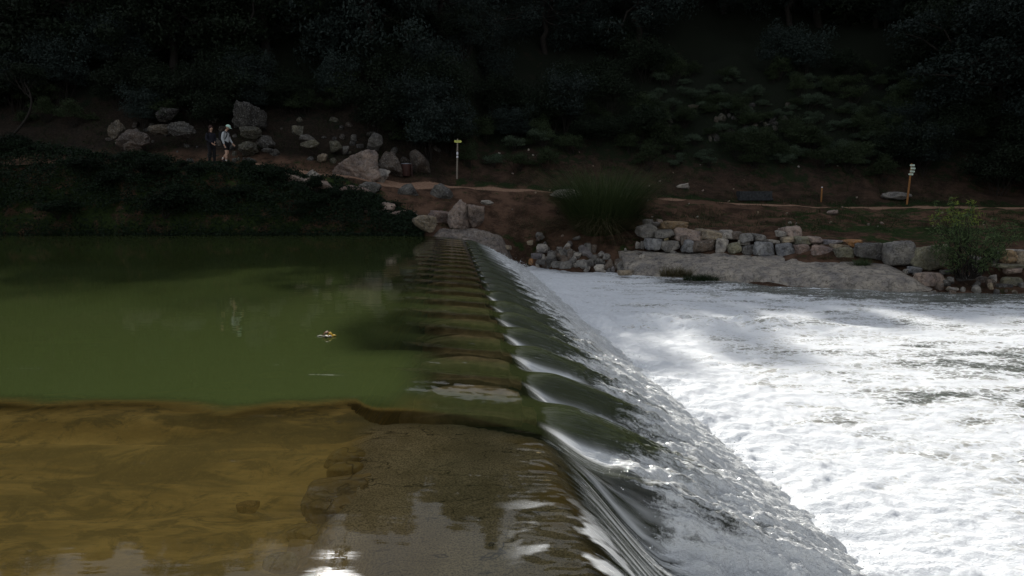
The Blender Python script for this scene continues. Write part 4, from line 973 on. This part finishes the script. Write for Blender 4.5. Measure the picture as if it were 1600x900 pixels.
# flat rock at the end of the weir
def endrock():
    xs = axis([(-3.4, .5, .05)]); ys_ = axis([(27.0, 30.4, .06)]); Xg, Yg = np.meshgrid(xs, ys_); x = Xg.ravel(); y = Yg.ravel()
    z = .20 + .08 * fbm(x * 1.2, y * 1.6, 4, 130) + .02 * np.round(3 * fbm(x * .9, y * 2.5, 2, 131)) - .28 * np.clip(x + 1.6, 0, 5) ** 1.3
    z = z - .9 * sst(-.5, .3, x) + .07 * np.round(4 * fbm(x * .7 + 3, y * 1.8, 3, 132)) / 2 - .45 * sst(27.95, 27.3, y) - .3 * sst(-2.9, -3.4, x) - .3 * sst(29.8, 30.4, y)
    V = np.stack([x, y, z], -1); V2 = V.copy(); V2[:, 2] = -2; nr, nc = len(ys_), len(xs); F = grid_faces(nr, nc)
    b_ = np.concatenate([np.arange(nc), np.arange(1, nr) * nc + nc - 1, (nr - 1) * nc + np.arange(nc - 2, -1, -1), np.arange(nr - 2, 0, -1) * nc]); nx = np.roll(b_, -1)
    return mesh_np('end_rock', np.concatenate([V, V2]), np.concatenate([F, F[:, ::-1] + len(V), np.stack([b_, b_ + len(V), nx + len(V), nx], -1)]))
o = mesh_obj('weir_end_rock', endrock(), M_rock); o.color = (.19, .16, .14, 1); tag(o, 'flat layered grey rock that the far end of the weir runs into', 'rock')
# cobbles under the shallow water at the inner edge of the slab
GC = 'stones under the shallow water beside the weir slab'
for px, py, w, h, c, lab in [
    (545, 713, 74, 20, 'yellow', 'oval yellow brown stone under shallow water, uppermost beside the slab'),
    (538, 733, 62, 16, 'yellow', 'second oval stone under shallow water, below the uppermost'),
    (530, 775, 110, 62, 'tan', 'large flat brown stone under shallow water beside the slab'),
    (475, 828, 52, 20, 'yellow', 'small yellow brown stone under water, left of a rounded one'),
    (520, 832, 44, 24, 'tan', 'rounded brown stone under water below the large flat one'),
    (468, 850, 44, 16, 'tan', 'low brown stone under water near the bright sun glint'),
    (605, 690, 46, 13, 'ochre', 'ochre stone lying on the submerged slab'),
    (440, 876, 60, 22, 'olive', 'olive stone under water at the lower edge of the pool'),
    (385, 788, 40, 9, 'ochre', 'ochre stone lying alone on the sandy pool bed'),
    (265, 709, 12, 6, 'pale', 'tiny pale pebble on the sandy pool bed')]:
    p = at_z(px, py, -.12 if px > 420 else -.27); Yy = p[1]; w_ = w / FPX * Yy; d_ = h / FPX * Yy * Yy / 1.65
    _sd[0] += 7; o = mesh_obj('submerged_stone', rock_mesh(_sd[0], w_, d_, min(.12, w_ * .45), 4, .2, .7, name='submerged_stone'), M_rock)
    o.location = (p[0], Yy, p[2] - .015 - (.02 if px > 590 else 0)); o.color = (*(np.array(COLS[c]) * 1.15 * np.array([1, .85, .5])), 1); tag(o, lab, 'stone', GC)

# ------------------------------------------------------------ the two hikers
def skin_mesh(name, J, E, root, sub=2):
    """J: {key: (x, y, z, r) or (x, y, z, rx, ry)}"""
    ks = list(J); me = bpy.data.meshes.new(name + '_draft'); me.from_pydata([J[k][:3] for k in ks], [(ks.index(a), ks.index(b)) for a, b in E], [])
    o = bpy.data.objects.new(name + '_draft', me); COL.objects.link(o)
    md = o.modifiers.new('skin', 'SKIN'); md.branch_smoothing = .6; md.use_smooth_shade = True
    sv = me.skin_vertices[0].data
    for k, s in zip(ks, sv):
        q = J[k]; s.radius = (q[3], q[4] if len(q) > 4 else q[3]); s.use_root = (k == root)
    s2 = o.modifiers.new('sub', 'SUBSURF'); s2.levels = sub; s2.render_levels = sub
    dg = bpy.context.evaluated_depsgraph_get(); out = bpy.data.meshes.new_from_object(o.evaluated_get(dg)); out.name = name
    bpy.data.objects.remove(o); bpy.data.meshes.remove(me)
    for p_ in out.polygons: p_.use_smooth = True
    return out
def body_joints(pose):
    J = {'pelvis': (0, 0, .96, .11, .15), 'waist': (0, 0, 1.10, .085, .115), 'chest': (-.01, 0, 1.30, .095, .135), 'neckb': (-.01, 0, 1.46, .06, .075),
         'neck': (.02, 0, 1.53, .052), 'jaw': (.055, 0, 1.60, .068), 'head': (.06, 0, 1.68, .098, .082), 'crown': (.05, 0, 1.755, .07, .062), 'nose': (.155, 0, 1.645, .013)}
    E = [('pelvis', 'waist'), ('waist', 'chest'), ('chest', 'neckb'), ('neckb', 'neck'), ('neck', 'jaw'), ('jaw', 'head'), ('head', 'crown'), ('head', 'nose')]
    for s, t in ((1, 'l'), (-1, 'r')):
        el, wr, kn, an = pose[t]
        J.update({'sh' + t: (-.01, .17 * s, 1.42, .062), 'el' + t: (*el, .043), 'wr' + t: (*wr, .028), 'ear' + t: (.045, .088 * s, 1.665, .015),
                  'hip' + t: (0, .10 * s, .90, .092), 'kn' + t: (*kn, .058), 'cf' + t: ((kn[0] * .65 + an[0] * .35) - .015, kn[1], kn[2] * .65 + an[2] * .35, .056), 'an' + t: (*an, .036)})
        f = pose.get('foot' + t, (.16, -.045)); J['he' + t] = (an[0] - .035, an[1], an[2] - .055, .035); J['to' + t] = (an[0] + f[0], an[1] + .02 * s, an[2] + f[1], .03, .038)
        E += [('chest', 'sh' + t), ('sh' + t, 'el' + t), ('el' + t, 'wr' + t), ('head', 'ear' + t), ('pelvis', 'hip' + t), ('hip' + t, 'kn' + t), ('kn' + t, 'cf' + t), ('cf' + t, 'an' + t), ('an' + t, 'he' + t), ('an' + t, 'to' + t)]
        d = Vector(wr) - Vector(el); d.normalize(); w = Vector(wr); side = Vector((0, 1, 0)).cross(d).normalized() * 1.0
        pm_ = w + d * .07; J['pa' + t] = (*pm_, .03, .018); E.append(('wr' + t, 'pa' + t))
        for i, (ox, ln) in enumerate(((-.028, .062), (-.009, .075), (.010, .072), (.028, .055))):
            a = pm_ + side * ox + d * .035; b = a + d * ln * .55; c_ = b + d * ln * .4 + Vector((.012, -.012 * s, 0))
            for kx, pt in (('a', a), ('b', b), ('c', c_)): J[f'f{i}{kx}{t}'] = (*pt, .0085)
            E += [('pa' + t, f'f{i}a{t}'), (f'f{i}a{t}', f'f{i}b{t}'), (f'f{i}b{t}', f'f{i}c{t}')]
        a = w + d * .03 + side * .035; b = a + side * .02 + d * .035
        J['ta' + t] = (*a, .011); J['tb' + t] = (*b, .009); E += [('wr' + t, 'ta' + t), ('ta' + t, 'tb' + t)]
    return J, E
def sub_skin(name, J, keys, E, grow, root, tweak=None, sub=2):
    K = {k: (*J[k][:3], *[r + grow for r in J[k][3:]]) for k in keys}
    if tweak: K.update(tweak)
    return skin_mesh(name, K, [e for e in E if e[0] in K and e[1] in K], root, sub)
def lerp(a, b, t): return tuple(a[i] * (1 - t) + b[i] * t for i in range(3))
def tilt_head(J, dx, dz, keys=('jaw', 'head', 'crown', 'nose', 'earl', 'earr')):
    piv = Vector(J['neck'][:3]); rot = Matrix.Rotation(dx, 3, 'Y')
    for k in keys:
        v = rot @ (Vector(J[k][:3]) - piv) + piv; J[k] = (*v, *J[k][3:])
def sphere_mesh(name, c, r, sc=(1, 1, 1)):
    v, f = ICO[3]; return mesh_np(name, v * r * np.array(sc) + np.array(c), f)
def cap_meshes(J, tilt):
    v, f = ICO[4]; c = np.array(J['crown'][:3]) + np.array([0, 0, -.035]); p = v.copy(); p[:, 2] = np.maximum(p[:, 2], -.05)
    p = p * np.array([.118, .10, .105]); rot = np.array(Matrix.Rotation(tilt, 3, 'Y')); dome = mesh_np('cap_dome', p @ rot.T + c, f)
    n = 14; a = np.linspace(-1.1, 1.1, n); inn = np.stack([.095 * np.cos(a), .095 * np.sin(a), 0 * a], -1); out = np.stack([.10 + .095 * np.cos(a * .9), .09 * np.sin(a), -.02 - .015 * np.abs(np.sin(a))], -1)
    V = np.concatenate([inn, out, inn - [0, 0, .006], out - [0, 0, .006]]) @ rot.T + c; F = []
    for i in range(n - 1): F += [[i, n + i, n + i + 1, i + 1], [2 * n + i, 2 * n + i + 1, 3 * n + i + 1, 3 * n + i], [n + i, 3 * n + i, 3 * n + i + 1, n + i + 1]]
    return dome, mesh_np('cap_peak', V, np.array(F))
M_skin = plain('skin', (.50, .31, .22), .55, .06, 6); M_mint = plain('mint_cloth', (.50, .70, .60), .8, .05, 60); M_lgrey = plain('light_grey_jersey', (.42, .44, .45), .85, .08, 40)
M_black = plain('black_cloth', (.010, .010, .012), .85, .2, 40); M_navy = plain('dark_navy_cloth', (.012, .013, .02), .85, .2, 40); M_sock = plain('white_sock', (.6, .62, .6), .85, .05, 60)
M_hair = plain('dark_hair', (.035, .012, .008), .6, .3, 80); M_shoe = plain('dark_shoe', (.03, .03, .035), .7, .2, 40); M_eye = plain('eye', (.02, .015, .012), .3, .1)
def hiker(loc, rz, pose, tilt, kind, label):
    e = empty('person', loc, rz); tag(e, label, 'person')
    J, E = body_joints(pose); tilt_head(J, tilt, 0)
    bm_ = skin_mesh('body', J, E, 'pelvis'); cl = M_lgrey if kind == 1 else M_navy
    for q in (M_skin, cl, M_black): bm_.materials.append(q)
    ks = list(J); jp = np.array([J[k_][:3] for k_ in ks])
    for p_ in bm_.polygons:
        k_ = ks[int(np.argmin(((jp - np.array(p_.center)) ** 2).sum(1)))]
        if k_ in ('waist', 'chest', 'neckb', 'shl', 'shr', 'ell', 'elr'): p_.material_index = 1
        elif k_ in ('pelvis', 'hipl', 'hipr') or (kind == 2 and k_[:2] in ('kn', 'cf')): p_.material_index = 2
    mesh_obj('body', bm_, None, e)
    for s in (1, -1):
        hv = Matrix.Rotation(tilt, 3, 'Y') @ Vector((.128, .033 * s, .145)) + Vector(J['neck'][:3]); mesh_obj('eye', sphere_mesh('eye', hv, .012), M_eye, e)
    mo = Matrix.Rotation(tilt, 3, 'Y') @ Vector((.118, 0, .075)) + Vector(J['neck'][:3]); mesh_obj('mouth', sphere_mesh('mouth', mo, .022, (.5, 1, .3)), M_hair, e)
    up = ['pelvis', 'waist', 'chest', 'neckb', 'shl', 'shr', 'ell', 'elr', 'wrl', 'wrr']
    tw = {'pelvis': (0, 0, .93, .14, .175), 'waist': (0, 0, 1.10, .125, .16), 'chest': (-.01, 0, 1.29, .145, .19), 'neckb': (-.01, 0, 1.445, .10, .12)}
    for t in 'lr': tw['wr' + t] = (*J['wr' + t][:3], .037)
    mesh_obj('jersey' if kind == 1 else 'jacket', sub_skin('top', J, up, E, .022, 'chest', tw), M_lgrey if kind == 1 else M_navy, e)
    if kind == 1:
        tw = {'kn' + t: (*lerp(J['hip' + t], J['kn' + t], .78), .085) for t in 'lr'}; ks = ['pelvis', 'hipl', 'hipr', 'knl', 'knr']
        mesh_obj('shorts', sub_skin('shorts', J, ks, E, .02, 'pelvis', tw), M_black, e)
    else:
        mesh_obj('trousers', sub_skin('trousers', J, ['pelvis', 'hipl', 'hipr', 'knl', 'knr', 'cfl', 'cfr', 'anl', 'anr'], E, .018, 'pelvis'), M_black, e)
    for t in 'lr':
        if kind == 1:
            q = {'cf' + t: (*lerp(J['cf' + t], J['an' + t], .45), .046), 'an' + t: (*J['an' + t][:3], .043)}; mesh_obj('sock', skin_mesh('sock', q, [('cf' + t, 'an' + t)], 'an' + t, 1), M_sock, e)
        mesh_obj('shoe', sub_skin('shoe', J, ['an' + t, 'he' + t, 'to' + t], E, .012, 'an' + t, None, 2), M_shoe, e)
    hd = np.array(J['crown'][:3])
    if kind == 1:
        d, pk = cap_meshes(J, tilt * .8); c = mesh_obj('cap', d, M_mint, e); mesh_obj('cap_peak', pk, M_mint, c)
        mesh_obj('hair', sphere_mesh('hair', np.array(J['head'][:3]) + [-.04, 0, .0], .088, (.85, .98, 1.0)), M_hair, e)
        bm = bmesh.new(); bmesh.ops.create_cube(bm, size=1); bmesh.ops.scale(bm, vec=(.16, .27, .42), verts=bm.verts); bmesh.ops.bevel(bm, geom=bm.edges[:], offset=.05, segments=3, affect='EDGES')
        m = bpy.data.meshes.new('pack'); bm.to_mesh(m); bm.free(); b = mesh_obj('backpack', m, M_black, e); b.location = (-.225, 0, 1.26)
        for s in (1, -1):
            th = np.linspace(0, 1, 9); pts = np.stack([-.12 + .25 * np.sin(th * 2.6), 0 * th + .115 * s, 1.46 + .06 * np.sin(th * 3.1) - .34 * th ** 1.6], -1); V, F = tube_np([(pts, np.full(9, .019))], 6)
            mesh_obj('strap', mesh_np('strap', V, F), M_black, b).matrix_parent_inverse = Matrix.Translation((.225, 0, -1.26))
    else:
        mesh_obj('hair', sphere_mesh('hair', np.array(J['head'][:3]) + [-.035, 0, .025], .108, (.95, .95, 1.05)), M_hair, e)
        mesh_obj('hair', sphere_mesh('long_hair', np.array(J['neck'][:3]) + [-.06, 0, .0], .085, (.6, 1, 1.5)), M_hair, e)
    return e
pA = {'l': ((-.06, .23, 1.14), (.03, .24, .89), (.06, .10, .51), (-.02, .10, .10)), 'r': ((.02, -.23, 1.14), (.17, -.21, .93), (.10, -.10, .52), (-.20, -.10, .22)), 'footr': (.13, -.11)}
# the back leg is on the far side of the walker
pA = {'l': ((.03, .23, 1.14), (.20, .20, .95), (-.02, .10, .52), (-.30, .10, .24)), 'footl': (.11, -.13), 'r': ((-.05, -.23, 1.14), (.04, -.245, .88), (.05, -.10, .51), (.02, -.10, .10))}
pB = {'l': ((-.02, .22, 1.15), (.20, .06, 1.03), (.05, .10, .51), (.02, .10, .10)), 'r': ((-.04, -.22, 1.15), (.18, -.08, .98), (.02, -.10, .51), (-.08, -.10, .11))}
yA = 32.0; xA = (362 - 800) / FPX * yA; zA = float(H(xA, yA)[0])
hiker((xA, yA, zA), R(-8), pA, R(24), 1, 'person in a pale mint cap, light grey top and black shorts walking along the path')
yB = 32.6; xB = (339 - 800) / FPX * yB
hiker((xB, yB, float(H(xB, yB)[0]) + .0), R(-35), pB, R(5), 2, 'person in all dark clothes walking behind the one with the mint cap')

# ------------------------------------------------------------ signposts and small furniture
def box_mesh(name, sx, sy, sz, bev=.01, seg=2, tip=0):
    bm = bmesh.new(); bmesh.ops.create_cube(bm, size=1); bmesh.ops.scale(bm, vec=(sx, sy, sz), verts=bm.verts)
    if bev: bmesh.ops.bevel(bm, geom=bm.edges[:], offset=bev, segments=seg, affect='EDGES')
    m = bpy.data.meshes.new(name); bm.to_mesh(m); bm.free(); return m
def arrow_mesh(name, w, h, t, side=1):
    pts = [(-w / 2, -h / 2), (w / 2 - h * .35, -h / 2), (w / 2, 0), (w / 2 - h * .35, h / 2), (-w / 2, h / 2)]
    n = len(pts); V = [(x * side, -t / 2, z) for x, z in pts] + [(x * side, t / 2, z) for x, z in pts]
    F = [list(range(n)), list(range(2 * n - 1, n - 1, -1))] + [[i, n + i, n + (i + 1) % n, (i + 1) % n] for i in range(n)]
    m = bpy.data.meshes.new(name); m.from_pydata(V, [], F); bm = bmesh.new(); bm.from_mesh(m); bmesh.ops.recalc_face_normals(bm, faces=bm.faces); bm.to_mesh(m); bm.free(); return m
def pole_mesh(h, r0, r1, seg=12):
    V, F = tube_np([(np.array([[0, 0, -.3], [0, 0, h * .3], [0, 0, h * .7], [0, 0, h - .01], [0, 0, h]]), [r0, r0, (r0 + r1) / 2, r1, r1 * .3])], seg); return mesh_np('post', V, F)
M_oldwood = plain('weathered_wood', (.24, .21, .17), .85, .3, 25); M_newwood = plain('orange_brown_wood', (.27, .125, .04), .7, .3, 25)
M_yboard = plain('yellow_green_board', (.62, .66, .16), .5, .08, 8); M_wboard = plain('pale_green_board', (.62, .74, .62), .5, .06, 8); M_white = plain('white_sticker', (.75, .76, .80), .5, .05, 20)
M_ink = plain('dark_print', (.04, .06, .05), .6, .1); M_rust = plain('dark_red_brown_metal', (.05, .022, .018), .6, .3, 14); M_rim = plain('grey_metal_rim', (.25, .27, .30), .4, .2, 14); M_darkst = plain('dark_masonry', (.035, .038, .04), .9, .4, 9)
p = hit(714, 279, 31); hs = 60 / FPX * p[1]
e = empty('signpost', tuple(p)); tag(e, 'weathered grey signpost with one yellow green arrow board near the litter bin', 'signpost')
mesh_obj('post', pole_mesh(hs, .045, .035), M_oldwood, e); e.rotation_euler = (0, R(1.5), 0)
b = mesh_obj('sign_board', arrow_mesh('sign_board', .38, .115, .025), M_yboard, e); b.location = (.03, -.055, hs - .14)
l = mesh_obj('lettering', box_mesh('lettering', .2, .002, .018, 0), M_ink, b); l.location = (-.02, -.0145, .012)
for z_, h_ in ((hs * .635, .14), (hs * .545, .10)):
    s_ = mesh_obj('sticker', pole_mesh(h_, .047, .047), M_white, e); s_.data = mesh_np('sticker', *tube_np([(np.array([[0, 0, -h_ / 2], [0, 0, h_ / 2]]), [.049, .048])], 14)); s_.data.materials.append(M_white); s_.location = (0, 0, z_)
s_ = mesh_obj('band', mesh_np('band', *tube_np([(np.array([[0, 0, -.03], [0, 0, .03]]), [.052, .052])], 14)), M_oldwood, e); s_.location = (0, 0, hs * .71)
p = hit(1417, 319, 30); hs = 62 / FPX * p[1]
e = empty('signpost', tuple(p)); tag(e, 'orange brown signpost carrying four small pale boards beside the path', 'signpost'); e.rotation_euler = (0, R(2.5), 0)
mesh_obj('post', pole_mesh(hs, .05, .045), M_newwood, e)
for i, (dx, dz) in enumerate(((.0, .10), (.07, .255), (.05, .41), (-.02, .555))):
    b = mesh_obj('sign_board', arrow_mesh('sign_board', .25, .095, .022, 1 if i in (1, 2) else -1), M_wboard, e); b.location = (dx, -.06, hs - dz)
    l = mesh_obj('lettering', box_mesh('lettering', .13, .002, .014, 0), M_ink, b); l.location = (0, -.013, .005)
p = hit(1283, 316, 30)
e = empty('marker_post', tuple(p)); tag(e, 'short brown marker post with pale tip between dark block and four-board signpost', 'post')
mesh_obj('post', pole_mesh(.75, .04, .038), M_newwood, e); c = mesh_obj('cap', sphere_mesh('cap', (0, 0, .76), .045, (1, 1, .6)), M_white, e)
p = hit(635, 277, 31)
e = empty('litter_bin', tuple(p)); tag(e, 'dark red brown litter bin with a grey rim beside the big boulder', 'litter bin')
V, F = tube_np([(np.array([[0, 0, .04], [0, 0, .1], [0, 0, .6], [0, 0, .66], [0, 0, .655], [0, 0, .2], [0, 0, .19]]), [.19, .22, .245, .25, .225, .20, .01])], 24); mesh_obj('body', mesh_np('body', V, F), M_rust, e)
V, F = tube_np([(np.array([[.245 * math.cos(a), .245 * math.sin(a), .665] for a in np.linspace(0, 2 * math.pi, 25)]), np.full(25, .018))], 6); mesh_obj('rim', mesh_np('rim', V, F), M_rim, e)
for s in (1, -1):
    c = mesh_obj('bracket', box_mesh('bracket', .05, .05, .75), M_rust, e); c.location = (.29 * s, 0, .3)
p = hit(1178, 311, 30)
e = empty('water_trough', tuple(p)); tag(e, 'low dark stone trough at the back edge of the path', 'trough'); w = 50 / FPX * p[1]
bm = bmesh.new(); bmesh.ops.create_cube(bm, size=1); bmesh.ops.scale(bm, vec=(w, .6, .46), verts=bm.verts)
f = max(bm.faces, key=lambda q: q.calc_center_median().z); bmesh.ops.inset_region(bm, faces=[f], thickness=.1); bmesh.ops.translate(bm, vec=(0, 0, -.3), verts=f.verts); bmesh.ops.bevel(bm, geom=bm.edges[:], offset=.012, segments=2, affect='EDGES')
m = bpy.data.meshes.new('basin'); bm.to_mesh(m); bm.free(); b = mesh_obj('basin', m, M_darkst, e); b.location = (0, 0, .19)
m = box_mesh('footing', w + .1, .7, .12, .015); b = mesh_obj('footing', m, M_darkst, e); b.location = (0, 0, -.02)

# curled leaf floating on the pool
p = at_z(511, 526, -.003)
e = empty('floating_leaf', tuple(p)); e.scale = (1.2, 1.2, 1.3); tag(e, 'curled brown and yellow leaf floating on the green pool', 'leaf')
M_lb = plain('brown_leaf', (.16, .045, .015), .6, .5, 60); M_ly = plain('yellow_leaf', (.75, .48, .05), .6, .3, 60); M_lp = plain('pale_leaf_edge', (.75, .72, .60), .6, .15, 60)
def leaf_sheet(name, L, Wd, arch, z0, mat, x0=0, rot=0, curl=.3):
    n, k = 15, 9; t = np.linspace(-1, 1, n)[:, None]; s = np.linspace(-1, 1, k)[None]
    wd = Wd * np.clip(1 - t ** 2, 0, 1) ** .6; x = L * t + 0 * s; y = wd * s; z = z0 + arch * (1 - t ** 2) * (1 - curl * s ** 2) + .003 * np.sin(9 * t + 4 * s)
    V = np.stack([x, y, z], -1).reshape(-1, 3); V2 = V - [0, 0, .0025]; F = grid_faces(n, k)
    V = np.concatenate([V, V2]); F = np.concatenate([F, F[:, ::-1] + n * k]); o = mesh_obj(name, mesh_np(name, V, F), mat, e); o.location = (x0, 0, 0); o.rotation_euler = (0, 0, R(rot)); return o
leaf_sheet('dry_curl', .042, .03, .042, .008, M_lb, 0, 5); leaf_sheet('yellow_tip', .026, .02, .034, .008, M_ly, .03, -15); leaf_sheet('pale_edge', .062, .022, .006, .004, M_lp, 0, -3)
leaf_sheet('yellow_lobe', .022, .02, .016, .003, M_ly, .068, 40); leaf_sheet('leaf_tail', .03, .008, .010, .003, M_lp, -.065, 20)
